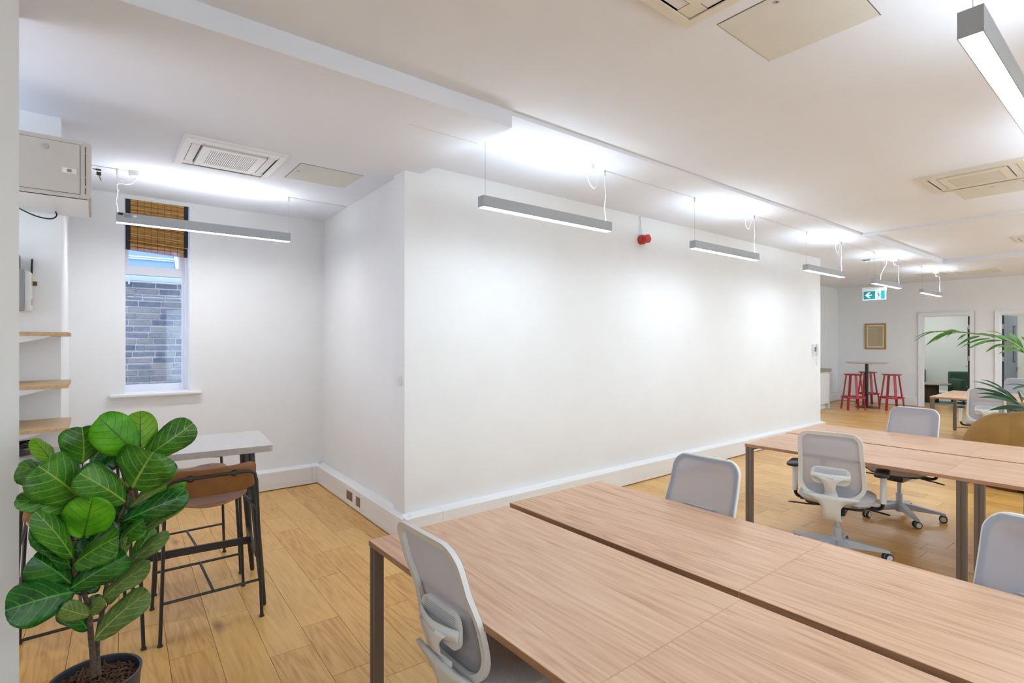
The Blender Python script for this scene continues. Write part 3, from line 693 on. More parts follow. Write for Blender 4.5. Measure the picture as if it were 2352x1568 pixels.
fr = thing('picture_frame', 'oak framed abstract wood toned print on the far wall', 'picture', (XF, (fa.y+fb.y)/2, fb.z)); w = (fa.y-fb.y)/2; h = fa.z-fb.z
mb = MB(); q = .045
mb.box(-.03, 0, -w, w, 0, q).box(-.03, 0, -w, w, h-q, h).box(-.03, 0, -w, -w+q, q, h-q).box(-.03, 0, w-q, w, q, h-q); obj('frame', mb, 'oak_frame', fr)
obj('mount', bx(-.016, -.002, -w+q, w-q, q, h-q), 'mount', fr)
obj('print', bx(-.018, -.0165, -w+.075, w-.075, .075, h-.075), 'art_paper', fr)
obj('print_strip', bx(-.0195, -.0182, -w+.078, -w+.078+.12, .08, h-.09), 'art_strip', fr)

# ------------------------------------------------------------------ desks
def desk_unit(label, x0, x1, ytop, L, z, legy, grp, side):
    t = thing('bench_desk', label, 'desk', ((x0+x1)/2, ytop-L/2, 0), 0, grp); w = (x1-x0)/2; l = L/2-.0012; TH = .026
    bmz = MB().box(-w, w, -l, l, z-TH, z, bev=.0015, seg=1)
    o = obj('tabletop', bmz, 'desk_top', t); o.data.materials.append(M['desk_edge'])
    for p in o.data.polygons:
        if abs(p.normal.z) < .5: p.material_index = 1
    for s in ((-1,) if side == 0 else (1,)):
        for yy in (legy if side == 0 or len(legy) < 2 or 'far' in grp else legy[2:]):
            y = yy-(ytop-L/2); xo = s*(w-.026); xi = s*(w-.06)
            mb = MB(); a, b = .022, .026
            for (q0, q1) in ((-b, -.004), (.004, b)):   # grooved extrusion made of two flanges
                mb.box(xo-a, xo+a, y+q0, y+q1, 0.012, z-TH)
            mb.box(xo-a+.004, xo+a-.004, y-.005, y+.005, .012, z-TH)
            obj('leg', mb, 'bronze_leg', t)
            obj('foot', MB().tube([(xo, y, 0), (xo, y, .014)], .018, 10), 'black_plastic', t)
    mb = MB()
    for yy in legy[:1]: mb.box(-w+.02, w-.02, yy-(ytop-L/2)-.02, yy-(ytop-L/2)+.02, z-TH-.03, z-TH)
    obj('end_rail', mb, 'bronze_leg', t)
    mb = MB()
    for s in (-1, 1): mb.box(s*(w-.13)-.018, s*(w-.13)+.018, -l+.02, l-.02, z-TH-.014, z-TH)
    obj('long_rail', mb, 'bronze_leg', t)
    obj('edge_strip', bx(-w, w, l+.0002, l+.0022, z-TH, z-.0004), 'birch', t)
    return t
def bench(row, x0, x1, x2, x3, y0, L, z, n=3):
    for k in range(n):
        yt = y0-k*L
        pos = ['closest to the wall', 'second from the wall', 'third from the wall'][min(k, 2)]
        lg = [yt-.03] if k == 0 else [yt-.10, yt-.19]
        if k == n-1: lg.append(yt-L+.05)
        for s, (a, b) in enumerate(((x0, x1), (x2, x3))):
            side = 'left-hand' if s == 0 else 'right-hand'
            desk_unit('oak desk of the %s bench row, %s half, %s' % (row, side, pos), a, b, yt-(0 if s == 0 else -.035 if row == 'front' else -.03), L, z, [q+(0 if s == 0 else .03) for q in lg], 'bench desks of the %s row' % row, s)
bench('front', .986, 1.79, 1.838, 2.59, 2.292, 1.345, .74)
bench('middle', 4.50, 5.335, 5.375, 6.20, 2.347, 1.378, .75)
bench('far', 10.86, 11.66, 11.71, 12.52, 2.50, 1.4, .74)
# clips and cable tray in the gap of the front row
for i, (y, n_) in enumerate(((1.62, 'wall end'), (.28, 'photo edge end'))):
    t = thing('cable_clip_bracket', 'small bright bracket in the desk gap, %s' % n_, 'bracket', (1.815, y, .66))
    obj('plate', MB().box(-.03, .03, -.05, .05, 0, .004).box(-.004, .004, -.06, .06, .004, .012).box(-.03, -.02, -.045, -.015, .004, .016).box(.02, .03, .015, .045, .004, .016), 'brass', t)
for y0_, y1_, n_ in ((1.15, 2.2, 'first'), (-.2, .85, 'second')):
    t = thing('cable_tray', 'dark cable tray under the gap of the front desks, %s from the wall' % n_, 'tray', (1.815, (y0_+y1_)/2, .60)); l = (y1_-y0_)/2
    obj('trough', MB().box(-.022, .022, -l, -l+.35, 0, .003).box(-.022, .022, -l+.5, l-.25, 0, .003).box(-.022, -.019, -l, l, 0, .05).box(.019, .022, -l, l, 0, .05), 'black_metal', t)
    t.location.z = .655

# ------------------------------------------------------------------ task chair
def yb(z):
    t = (z-.50)/.50; t = max(0, t)
    return -.255-.115*t**1.4+.03*math.sin(PI*min(1, t*1.5))*.6
def wb(z):   # outer half width of the back with rounded corners
    t = (z-.49)/.51; w = .222-.022*t
    rt, rb_ = .075, .13
    dz = 1.0-z
    if dz < rt: w -= rt-math.sqrt(max(0, rt*rt-(rt-dz)**2))
    dz = z-.49
    if dz < rb_: w -= (rb_-math.sqrt(max(0, rb_*rb_-(rb_-dz)**2)))*1.15
    return max(w, .0)
def back_outline():
    pts = []
    zs = [.49+.13*(1-math.cos(PI/2*i/10)) for i in range(11)]+[.62+.305*i/7 for i in range(1, 7)]+[.925+.075*math.sin(PI/2*i/10) for i in range(11)]
    rgt = [(wb(z), z) for z in zs]; rgt[0] = (.075, .49)
    return rgt+[(-x, z) for x, z in reversed(rgt)]
def make_chair(label):
    t = thing('task_chair', label, 'chair', (0, 0, 0), 0, 'grey mesh task chairs')
    ol = back_outline(); n = len(ol); inner = []
    cx_, cz_ = 0, .745; ring = []
    for i, (x, z) in enumerate(ol):
        a = ol[(i-1) % n]; b = ol[(i+1) % n]; tx_, tz_ = b[0]-a[0], b[1]-a[1]; l = math.hypot(tx_, tz_) or 1
        nx, nz = -tz_/l, tx_/l
        wdt = .027; xi, zi = x+nx*wdt, z+nz*wdt; y = yb(z); yi = yb(zi)
        inner.append((xi, zi)); ring.append([(x, y-.002, z), (x, y-.022, z), (xi, yi-.020, zi), (xi, yi-.002, zi)])
    mb = MB(); vs = [v for r in ring for v in r]
    mb.add(vs, [(i*4+k, i*4+(k+1) % 4, ((i+1) % n)*4+(k+1) % 4, ((i+1) % n)*4+k) for i in range(n) for k in range(4)], True)
    fr = obj('back_frame', mb, 'chair_white', t, sharp=50)
    mb = MB(); rows = []
    m = 26
    for j in range(m+1):
        z = .500+(.994-.500)*j/m; w = max(.02, wb(max(.492, min(.998, z)))-.005)
        e = min(1, max(0, min(z-.530, .960-z)/.05))
        rows.append([(w*(k/10-1), yb(z)+.0015-.026*(1-min(1, abs(k/10-1)/.86)**4)*e, z) for k in range(21)])
    mb.grid(rows); obj('back_mesh', mb, 'chair_mesh', t)
    # spine: from the frame bottom down and forward beneath the seat
    st = [(.56, .19, -.295), (.525, .185, -.298), (.50, .14, -.295), (.475, .085, -.29), (.44, .062, -.283), (.38, .058, -.27), (.34, .058, -.245), (.325, .056, -.20), (.33, .05, -.12), (.345, .045, -.02)]
    mb = MB(); rows = []
    for z, w, y in st[1:]:
        rows.append([(-w, y, z), (-w*.5, y-.006, z), (0, y-.008, z), (w*.5, y-.006, z), (w, y, z)])
    mb.grid(rows); obj('spine', mb, 'chair_white', t, solid=.018)
    # lumbar
    def slabz(w, h, zc, y0, y1, rad, n_=6):
        T = Matrix(((1, 0, 0, 0), (0, 0, 1, 0), (0, 1, 0, zc), (0, 0, 0, 1)))
        return MB().prism(rrect(-w, w, -h, h, rad, n_), y0, y1, T, True)
    yl = yb(.68)-.040
    lp = obj('lumbar_pad', slabz(.125, .062, .672, yl-.012, yl+.002, .045), 'chair_white', t)
    mb = MB()
    for q in range(7): mb.box(-.10, .10, yl-.0135, yl-.012, .672+.005+q*.007, .672+.008+q*.007)
    obj('lumbar_ribs', mb, 'chair_grey', lp)
    rows = []
    for i in range(13):
        a = i/12; x = -.125+.25*a; y = yl-.014-.030*math.sin(PI*a)
        rows.append([(x, y, .648), (x, y, .690)])
    mb = MB().grid(rows); mb2 = []
    for z, w, y in ((.665, .085, yl-.040), (.645, .060, yl-.042), (.62, .040, yl-.040), (.58, .034, yl-.03), (.54, .040, -.292), (.505, .055, -.300)):
        mb2.append([(-w, y, z), (0, y-.003, z), (w, y, z)])
    mb.grid(mb2); obj('lumbar_holder', mb, 'chair_white', t, solid=.007)
    # seat
    mb = MB(); rows = []
    prof = [(0, .430), (.70, .428), (.93, .436), (1.0, .455), (.985, .478), (.90, .495), (.6, .503), (.25, .498), (0, .496)]
    K = 36
    for s_, z in prof:
        r_ = []
        for k in range(K):
            a = 2*PI*k/K; e = 2/3.2; ca, sa = math.cos(a), math.sin(a)
            x = .25*s_*(abs(ca)**e)*(1 if ca > 0 else -1); y = .245*s_*(abs(sa)**e)*(1 if sa > 0 else -1)
            r_.append((x, y-.005, z-(.02*max(0, (y-.1)/.15)**2)+(0.006*abs(x)/.25)))
        rows.append(r_)
    mb.grid(rows, close=True); seat = obj('seat', mb, 'fabric', t)
    obj('care_tag', bx(.12, .16, -.2515, -.247, .452, .462), 'dark_slot', seat)
    obj('seat_pan', MB().prism(rrect(-.20, .20, -.19, .19, .08), .412, .430), 'black_plastic', t)
    mb = MB().box(-.07, .07, -.15, .12, .345, .412, bev=.012).box(-.25, .25, -.03, .03, .392, .412, bev=.005); obj('mechanism', mb, 'black_plastic', t)
    for s in (-1, 1):
        mb = MB().tube([(s*.07, .06*s, .385), (s*.20, .06*s, .372), (s*.27, .055*s, .368)], [.006, .006, .006], 8).tube([(s*.26, .055*s, .368), (s*.28, .05*s, .367), (s*.33, .045*s, .362)], [.008, .014, .010], 8, flat=.5)
        obj('lever', mb, 'black_plastic', t)
        mb = MB().tube(smooth([(s*.15, 0, .402), (s*.24, 0, .400), (s*.285, 0, .415), (s*.292, 0, .46), (s*.292, 0, .485)]), .021, 10, flat=.6); obj('arm_bracket', mb, 'black_plastic', t)
        mb = MB(); rows = []
        for z, w, d in ((.455, .021, .030), (.50, .021, .030), (.60, .020, .028), (.635, .022, .034), (.655, .030, .055), (.664, .034, .065)):
            rows.append([(s*.292+w*math.cos(2*PI*k/16), d*math.sin(2*PI*k/16), z) for k in range(16)])
        mb.grid(rows, close=True); obj('arm_post', mb, 'chair_white', t)
        T = Matrix.Translation((s*.287, -.02, 0)); mb = MB(); rows = []
        for z, sc_ in ((.664, .80), (.668, .95), (.678, 1.0), (.688, .97), (.694, .86), (.696, .5), (.6965, 0.02)):
            rows.append([T @ Vector((x*sc_, y*sc_, z)) for x, y in rrect(-.046, .046, -.125, .125, .040)])
        mb.grid(rows, close=True); obj('arm_pad', mb, 'black_plastic', t)
    obj('gas_column', MB().tube([(0, 0, .05), (0, 0, .22), (0, 0, .221), (0, 0, .35)], [.027, .027, .017, .017], 16), 'chair_grey', t)
    base = obj('star_base', star(), 'chair_grey', t)
    for k in range(5):
        a = 2*PI*k/5+PI/10+.35; T = Matrix.Rotation(a, 4, 'Z') @ Matrix.Translation((.325, 0, .031)) @ Matrix.Rotation(k*1.3+.4, 4, 'Z')
        R2 = Matrix.Rotation(PI/2, 4, 'X'); mb = MB()
        for s in (-1, 1): mb.lathe([(.024, -.009), (.031, -.007), (.031, .007), (.024, .009)], 20, T=T @ Matrix.Translation((0, s*.017, 0)) @ R2)
        c = obj('caster', mb, 'tyre', t)
        mb = MB()
        for s in (-1, 1): mb.lathe([(0, -.011), (.022, -.010), (.024, -.006), (.024, .006), (.022, .010), (0, .011)], 20, T=T @ Matrix.Translation((0, s*.017, 0)) @ R2)
        mb.tube([T @ Vector((0, 0, 0)), T @ Vector((0, 0, .045))], .007, 8)
        obj('wheel_hub', mb, 'chair_white', c)
    return t
def star():
    mb = MB().lathe([(0, .06), (.036, .06), (.045, .075), (.045, .12), (.036, .135), (.028, .14)], 20)
    for k in range(5):
        a = 2*PI*k/5+PI/10+.35; T = Matrix.Rotation(a, 4, 'Z')
        st = [(.02, .034, .075, .132), (.10, .030, .075, .126), (.22, .022, .070, .102), (.31, .018, .066, .086), (.34, .014, .064, .080)]
        rows = [[T @ Vector((x, -w, z0)), T @ Vector((x, -w*.8, z1)), T @ Vector((x, w*.8, z1)), T @ Vector((x, w, z0))] for x, w, z0, z1 in st]
        mb.grid(rows, close=True)
        mb.add(rows[-1], [(0, 1, 2, 3)])
    return mb
def turn(t, deg):   # turns the wheeled base under the seat
    for c in t.children:
        if c.name.split('.')[0] in ('star_base', 'caster'): c.rotation_euler.z = math.radians(deg)
CH = make_chair('grey mesh task chair in the foreground, seen from behind at front desk')
q = -PI/2
CH.location = (1.262, 1.60, 0); CH.rotation_euler = (0, 0, q+math.radians(1))
dup(CH, (2.335, 1.635, 0), PI/2, 'mesh task chair back showing beyond the front desks near the wall')
turn(dup(CH, (4.50, 1.61, 0), q+math.radians(12), 'task chair with lumbar support drawn out before the middle desk row'), -21)
turn(dup(CH, (5.95, 1.60, 0), PI/2+math.radians(-4), 'task chair facing camera behind the middle desks, near the red stools'), 22)
dup(CH, (2.335, .275, 0), PI/2+math.radians(-3), 'mesh chair back at right photo edge beyond front desks')
dup(CH, (4.83, .30, 0), q, 'task chair of which only a black armrest shows at the right edge')
dup(CH, (10.22, 1.68, 0), q+math.radians(8), 'far task chair between the palm leaves and far desk')
dup(CH, (12.42, 1.66, 0), PI/2, 'farthest task chair back beyond far desk, in front of grey door')

# ------------------------------------------------------------------ bar table and bar stools in the alcove
bt_ = thing('high_table', 'pale laminate high table on black tapered legs by window', 'table', (.0, 3.935, 0), math.radians(-6))
TL = .92
obj('tabletop', MB().prism(rrect(-TL, TL, -.325, .325, .02), .962, 1.0), 'laminate_pale', bt_)
o = bt_.children[0]; o.data.materials.append(M['laminate_edge'])
for p in o.data.polygons:
    if abs(p.normal.z) < .5: p.material_index = 1
for sx in (-1, 1):
    for sy in (-1, 1):
        pts = [(sx*(TL-.12), sy*.24, .962), (sx*(TL-.095), sy*.262, .6), (sx*(TL-.065), sy*.285, .2), (sx*(TL-.05), sy*.30, .012), (sx*(TL-.05), sy*.30, 0)]
        obj('leg', MB().tube(pts, [.024, .023, .019, .015, .013], 14), 'black_metal', bt_)
    obj('cross_rail', MB().box(sx*(TL-.088)-.008, sx*(TL-.088)+.008, -.265, .265, .30, .345), 'black_metal', bt_)
    obj('top_rail', MB().box(sx*(TL-.12)-.012, sx*(TL-.12)+.012, -.24, .24, .93, .962), 'black_metal', bt_)
obj('stretcher', bx(-TL+.09, TL-.09, -.008, .008, .30, .345), 'black_metal', bt_)
def make_stool(label):
    t = thing('bar_stool', label, 'stool', (0, 0, 0), 0, 'black framed wooden bar stools'); r = .0095; w, d = .255, .25
    sz = .70
    for s in (-1, 1):
        pts = [(s*w, -d, 0.004), (s*(w-.008), -d+.002, .25), (s*(w-.018), -d+.01, .62), (s*(w-.026), -d+.012, .82), (s*(w-.035), -d+.013, .862), (s*(w-.06), -d+.014, .878), (s*(w-.10), -d+.013, .882)]
        obj('rear_leg', MB().tube(smooth(pts[:4], 1)[:-1]+[Vector(p) for p in pts[3:]], r, 10), 'black_metal', t)
        obj('front_leg', MB().tube([(s*w, d, .004), (s*(w-.012), d-.01, .30), (s*(w-.03), d-.03, sz-.01)], r, 10), 'black_metal', t)
    for s in (-1, 1):
        for y, xx in ((-d, s*w), (d, s*w)):
            obj('foot', MB().lathe([(0, 0), (.014, 0), (.015, .004), (.012, .012), (0, .012)], 14, (xx, y, 0)), 'black_metal', t)
    mb = MB().tube([(-w+.10, -d+.013, .882), (0, -d+.008, .883), (w-.10, -d+.013, .882)], r, 10)
    obj('back_rail', mb, 'black_metal', t)
    mb = MB()
    for s in (-1, 1):
        mb.tube([(s*(w-.016), -d+.008, sz-.055), (s*(w-.026), 0, sz-.05), (s*(w-.03), d-.03, sz-.03)], .008, 8)
    mb.tube([(-w+.03, d-.03, sz-.03), (w-.03, d-.03, sz-.03)], .008, 8)
    obj('seat_rail', mb, 'black_metal', t)
    mb = MB().tube([(-w+.008, -d+.002, .225), (w-.008, -d+.002, .225)], .008, 8).tube([(-w+.008, d-.008, .225), (w-.008, d-.008, .225)], .008, 8).tube([(0, -d+.002, .225), (0, d-.008, .225)], .008, 8)
    mb.tube([(-w+.008, -d+.12, .40), (-w+.008, d-.1, .40)], .001, 4)
    obj('footrest', mb, 'black_metal', t)
    # moulded seat, curved up at the sides
    rows = []
    for j in range(11):
        y = -.205+.42*j/10; b = math.sqrt(max(0.02, 1-max(0, (-.03-y)/.19)**2)) if y < -.03 else 1-.1*max(0, (y-.1)/.12)**2
        hw_ = .215*b
        rows.append([(hw_*(k/6-1), y, sz+.028*abs(k/6-1)**2.4*b-.03*max(0, (y-.12)/.1)**2) for k in range(13)])
    obj('seat', MB().grid(rows), 'walnut_seat', t, solid=.012)
    rows = []
    for j, (z, ww) in enumerate(((.768, .20), (.774, .222), (.79, .232), (.85, .236), (.90, .236), (.918, .228), (.925, .205))):
        rows.append([(ww*(k/7-1), -.235+.012+.055*abs(k/7-1)**2.2-.012*(z-.8)/.1+.0, z) for k in range(15)])
    obj('backrest', MB().grid(rows), 'walnut_stool', t, solid=.011)
    mb = MB()
    for s in (-1, 1): mb.tube([(s*.11, -.246, .882), (s*.11, -.226, .880)], [.012, .022], 12)
    obj('mounting_disc', mb, 'black_metal', t)
    return t
ST = make_stool('walnut bar stool nearest the front desks, backrest towards camera')
ST.location = (.535, 3.655, 0)
dup(ST, (-.055, 3.672, 0), math.radians(2), 'walnut bar stool half hidden behind the fiddle leaf plant')
dup(ST, (.555, 4.37, 0), PI+math.radians(2), 'walnut bar stool across the high table, right one, near its end legs')
dup(ST, (-.10, 4.36, 0), PI, 'walnut bar stool across the high table, left one, behind plant')
cb = thing('cable_coil', 'coil of black cable lying on the high table at left', 'cable', (-.33, 4.10, 1.003))
mb = MB()
for k in range(5):
    rr = .07+.006*k; tl_ = .3*k
    mb.tube([(rr*math.cos(a*PI/8), rr*math.sin(a*PI/8)*.9, .006+.010*k+.012*(1+math.sin(a*PI/8+tl_))) for a in range(17)], .0045, 6)
obj('loops', mb, 'black_plastic', cb)

# ------------------------------------------------------------------ wall shelves
for i, (z, lab, dz) in enumerate(((1.682, 'top birch plywood wall shelf left of the window', 0), (1.386, 'middle birch plywood wall shelf left of the window', 0), (1.144, 'lowest birch plywood wall shelf above the high table', 0))):
    t = thing('wall_shelf', lab, 'shelf', (-.70, 4.14, z), 0, 'plywood wall shelves')
    o = obj('board', bx(-.6, .586, -.26, .26, 0, .021, bev=.001, seg=1), 'birch', t); o.data.materials.append(M['ply_edge'])
    for p in o.data.polygons:
        if abs(p.normal.z) < .5: p.material_index = 1
    for yy in (-.16, .14):
        mb = MB().add([(-.5, yy-.008, 0), (.51, yy-.008, 0), (.51, yy+.008, 0), (-.5, yy+.008, 0), (-.5, yy-.008, -.24), (.49, yy-.008, -.012), (.49, yy+.008, -.012), (-.5, yy+.008, -.24)],
                      [(0, 1, 2, 3), (4, 7, 6, 5), (0, 4, 5, 1), (1, 5, 6, 2), (2, 6, 7, 3), (3, 7, 4, 0)])
        obj('bracket', mb, 'white_plastic', t)

# ------------------------------------------------------------------ server cabinet with keys, consumer unit
sv = thing('server_cabinet', 'beige wall mounted server cabinet near ceiling at left', 'cabinet', (-.31, 4.4, 2.44))
def chamf(x0, x1, y0, y1, z0, z1, c): # front edges chamfered
    T = Matrix(((1, 0, 0, 0), (0, 0, 1, 0), (0, 1, 0, 0), (0, 0, 0, 1)))
    return MB().prism([(x0, z0+c), (x0+c, z0), (x1-c, z0), (x1, z0+c), (x1, z1-c), (x1-c, z1), (x0+c, z1), (x0, z1-c)], y0, y1, T)
X0, X1 = -.32, .296
obj('body', bx(X0, X1, -.52, 0, .02, .345), 'server_beige', sv)
obj('front_frame', chamf(X0, X1+.004, -.535, -.50, .018, .350, .022), 'server_beige', sv)
mb = MB().add([(X0, -.535, .018), (X1-.01, -.535, .018), (X1-.01, 0, .012), (X0, 0, .012), (X0, -.535, .022), (X1-.01, -.535, .022), (X1-.01, 0, .022), (X0, 0, .022)], [(0, 1, 2, 3), (4, 7, 6, 5), (0, 4, 5, 1), (1, 5, 6, 2), (2, 6, 7, 3), (3, 7, 4, 0)])
obj('base_plate', mb, 'server_pale', sv)
obj('side_panel', bx(X1, X1+.004, -.50, -.01, .03, .34), 'server_pale', sv)
dr = obj('door', bx(X0+.02, X1-.048, -.539, -.535, .046, .325, bev=.001, seg=1), 'server_beige', sv)
obj('door_gap', bx(X0+.018, X1-.046, -.5365, -.534, .044, .327), 'server_dark', sv)
obj('latch', MB().box(X1-.125, X1-.062, -.542, -.538, .155, .185, bev=.002, seg=1), 'cream_plastic', dr)
obj('latch_button', bx(X1-.104, X1-.084, -.544, -.541, .161, .178), 'grey_box', dr)
obj('lock', MB().lathe([(0, 0), (.011, 0), (.014, .003), (0, .003)], 18, T=Matrix.Translation((.10, -.539, .285)) @ Matrix.Rotation(PI/2, 4, 'X')), 'steel', dr)
mb = MB()
for z0, z1 in ((.05, .085), (.10, .145), (.15, .28), (.285, .32)): mb.box(X1-.026, X1-.022, -.5365, -.534, z0, z1)
obj('vent_slot', mb, 'server_dark', sv)
obj('stray_cable', MB().tube(smooth([(-.05, -.12, .01), (-.0, -.14, -.02), (.05, -.14, -.04), (.11, -.14, -.045), (.135, -.12, -.015), (.125, -.1, .012)]), .004, 8), 'black_plastic', sv)
ky = thing('keys', 'key hanging in the side lock of the server cabinet', 'keys', (-.006, 3.93, 2.66))
mb = MB().tube([(0, 0, 0), (.016, 0, 0)], .003, 8).box(.014, .040, -.003, .003, -.006, .005, bev=.002); obj('lock_key', mb, 'black_plastic', ky)
obj('key_head', MB().box(.018, .040, -.003, .003, -.034, -.012, bev=.003), 'black_plastic', ky)
obj('key_blade', MB().add([(.026, -.001, -.034), (.034, -.001, -.034), (.043, -.001, -.062), (.038, -.001, -.064), (.026, .001, -.034), (.034, .001, -.034), (.043, .001, -.062), (.038, .001, -.064)], [(0, 1, 2, 3), (4, 7, 6, 5), (0, 4, 5, 1), (1, 5, 6, 2), (2, 6, 7, 3), (3, 7, 4, 0)]), 'key_brass', ky)
cu = thing('fuse_box', 'grey electrical fuse box with yellow labels above the shelves', 'fuse box', (-.42, 4.4, 1.83))
obj('case', bx(-.12, .125, -.13, 0, 0, .245, bev=.018), 'white_plastic', cu)
obj('cover', bx(-.12, .098, -.185, -.12, 0, .25, bev=.014), 'grey_box', cu)
obj('seam', bx(.060, .062, -.1855, -.13, .005, .245), 'dark_slot', cu)
obj('yellow_label', bx(.1252, .1262, -.11, -.05, .16, .21), 'yellow_label', cu)
obj('orange_label', bx(.1252, .1262, -.11, -.05, .04, .075), 'orange_label', cu)
obj('side_clip', bx(.125, .145, -.03, -.01, .165, .19), 'server_dark', cu)
obj('conduit_box', bx(-.12, .065, -.14, -.02, .25, .335), 'galv', cu)
obj('conduit_edge', bx(.064, .07, -.15, -.02, .25, .34), 'black_metal', cu)
obj('feed_cable', MB().tube(smooth([(-.02, -.08, .33), (.02, -.08, .38), (-.04, -.06, .43), (-.08, -.03, .5)]), .010, 8), 'black_plastic', cu)
obj('wall_cable', MB().tube([(.12, -.01, .24), (.122, -.008, .33)], .005, 6), 'black_plastic', cu)

# ------------------------------------------------------------------ kitchen unit, red stools, round table
kc = thing('kitchen_unit', 'white kitchen cabinet end past the corner of the long wall', 'cabinet', (13.2, 5.567, 0))
obj('carcass', bx(-2.6, 1.0, -.29, .31, .12, .90), 'gloss_white', kc)
obj('plinth', bx(-2.6, .96, -.24, .31, 0, .12), 'white_plastic', kc)
for i in range(4): obj('cabinet_door', bx(-1.79+i*.7-.0, -1.79+i*.7+.69, -.31, -.291, .13, .86, bev=.002, seg=1), 'gloss_white', kc)
obj('end_panel', bx(1.0, 1.02, -.31, .31, 0, .90), 'gloss_white', kc)
wt = tag(obj('worktop', bx(10.6, 14.27, 5.235, 5.88, .905, .985, bev=.003, seg=1), 'worktop'), 'grey brown worktop on the white kitchen cabinets', 'worktop')
ct = thing('round_bar_table', 'round high table on a slim black column among red stools', 'table', (15.2, 4.77, 0))
obj('tabletop', MB().lathe([(0, 1.10), (.40, 1.10), (.455, 1.118), (.46, 1.125), (.455, 1.13), (0, 1.13)], 48), 'marble_top', ct)
obj('column', MB().tube([(0, 0, .012), (0, 0, 1.10)], .036, 20), 'black_metal', ct)
obj('base_disc', MB().lathe([(0, 0), (.26, 0), (.26, .008), (.24, .013), (0, .016)], 40), 'black_metal', ct)
def red_stool(label):
    t = thing('bar_stool', label, 'stool', (0, 0, 0), 0, 'red metal bar stools'); h = .855
    obj('seat', MB().lathe([(0, h-.012), (.165, h-.02), (.205, h-.006), (.21, h+.004), (.2, h+.006), (.15, h-.004), (0, h-.006)], 32), 'red_metal', t)
    for off, nm, q_ in ((0, 'upper_leg', ((.150, .838), (.222, .305))), (PI/4, 'lower_leg', ((.235, .305), (.268, 0)))):
        for k in range(4):
            T = Matrix.Rotation(PI/4+k*PI/2+off, 4, 'Z'); rows = []
            for r_, z in q_: rows.append([T @ Vector((r_-.009, -.026, z)), T @ Vector((r_+.009, -.026, z)), T @ Vector((r_+.009, .026, z)), T @ Vector((r_-.009, .026, z))])
            mb = MB().grid(rows, sm=False, close=True); mb.add(rows[0], [(0, 1, 2, 3)]); mb.add(rows[1], [(3, 2, 1, 0)])
            obj(nm, mb, 'red_metal', t)
    obj('foot_ring', MB().lathe([(.225, .285), (.255, .285), (.255, .315), (.225, .315), (.225, .285)], 36, cap=False), 'red_metal', t)
    return t
RS = red_stool('red bar stool left of the round table column'); RS.location = (14.42, 4.81, 0); RS.rotation_euler = (0, 0, -.08)
dup(RS, (15.75, 4.92, 0), -.05, 'red bar stool partly behind the black table column')
dup(RS, (15.05, 4.20, 0), -.12, 'red bar stool right of the round table')

# ------------------------------------------------------------------ green room furniture
def puffbox(x0, x1, y0, y1, z0, z1, b=.05): return bx(x0, x1, y0, y1, z0, z1, bev=b, seg=3)
gc = thing('armchair', 'dark green upholstered armchair through the left doorway', 'armchair', (18.1, 3.22, 0), math.radians(-58))
obj('seat_cushion', puffbox(-.31, .31, -.36, .32, .28, .46), 'green_fabric', gc)
obj('base', puffbox(-.40, .40, -.36, .40, .10, .29, .03), 'green_fabric', gc)
for s in (-1, 1): obj('arm', puffbox(min(s*.31, s*.43), max(s*.31, s*.43), -.38, .40, .10, .66, .04), 'green_fabric', gc)
obj('backrest', puffbox(-.43, .43, .26, .42, .10, .84, .05), 'green_fabric', gc)
for sx in (-1, 1):
    for sy in (-1, 1): obj('leg', MB().tube([(sx*.36, sy*.33, 0), (sx*.36, sy*.33, .11)], [.015, .02], 10), 'black_metal', gc)
g2 = dup(gc, (18.85, 4.95, 0), math.radians(-90), 'sliver of dark green armchair at left edge of left doorway')
cf = thing('coffee_table', 'low round table on a ribbed brown drum through the doorway', 'table', (17.70, 4.16, 0))
obj('tabletop', MB().lathe([(0, .50), (.52, .50), (.545, .508), (.55, .515), (.545, .522), (0, .522)], 40), 'walnut_top', cf)
obj('drum', MB().lathe([(0, .02), (.265, .02), (.265, .50), (0, .50)], 32), 'walnut_slat', cf)
ribs = MB().tube([(.272, 0, .02), (.272, 0, .50)], .013, 6).mesh('rib'); ribs.materials.append(M['walnut_slat'])
for k in range(44):
    o = bpy.data.objects.new('rib', ribs); C.objects.link(o); o.parent = cf; o.rotation_euler = (0, 0, 2*PI*k/44)
tag(obj('rug', bx(17.15, 19.15, 2.2, 5.8, .0015, .014, bev=.004, seg=1), 'rug'), 'pale grey green rug in the room behind the left doorway', 'rug')
s3 = thing('wall_socket', 'dark double socket in the green room skirting beside armchair', 'socket', (19.214, 4.13, .12))
slab(s3, .15, .09); obj('pin_slots', MB().box(-.009, -.006, -.05, -.02, -.02, .02).box(-.009, -.006, .02, .05, -.02, .02), 'plug_dark', s3)
s3.children[0].data.materials.clear(); s3.children[0].data.materials.append(M['black_metal'])
for yy, nm in ((4.4, 'left'), (1.4, 'right')):  # out of view panels added to light the far rooms
    t = thing('added_ceiling_light', 'square ceiling light added unseen in the %s far room' % nm, 'light', (17.9, yy, 2.9))
    obj('tray', MB().box(-.32, .32, -.32, .32, -.02, 0), 'white_plastic', t); obj('diffuser', bx(-.30, .30, -.30, .30, -.024, -.0205), 'added_room_light', t)

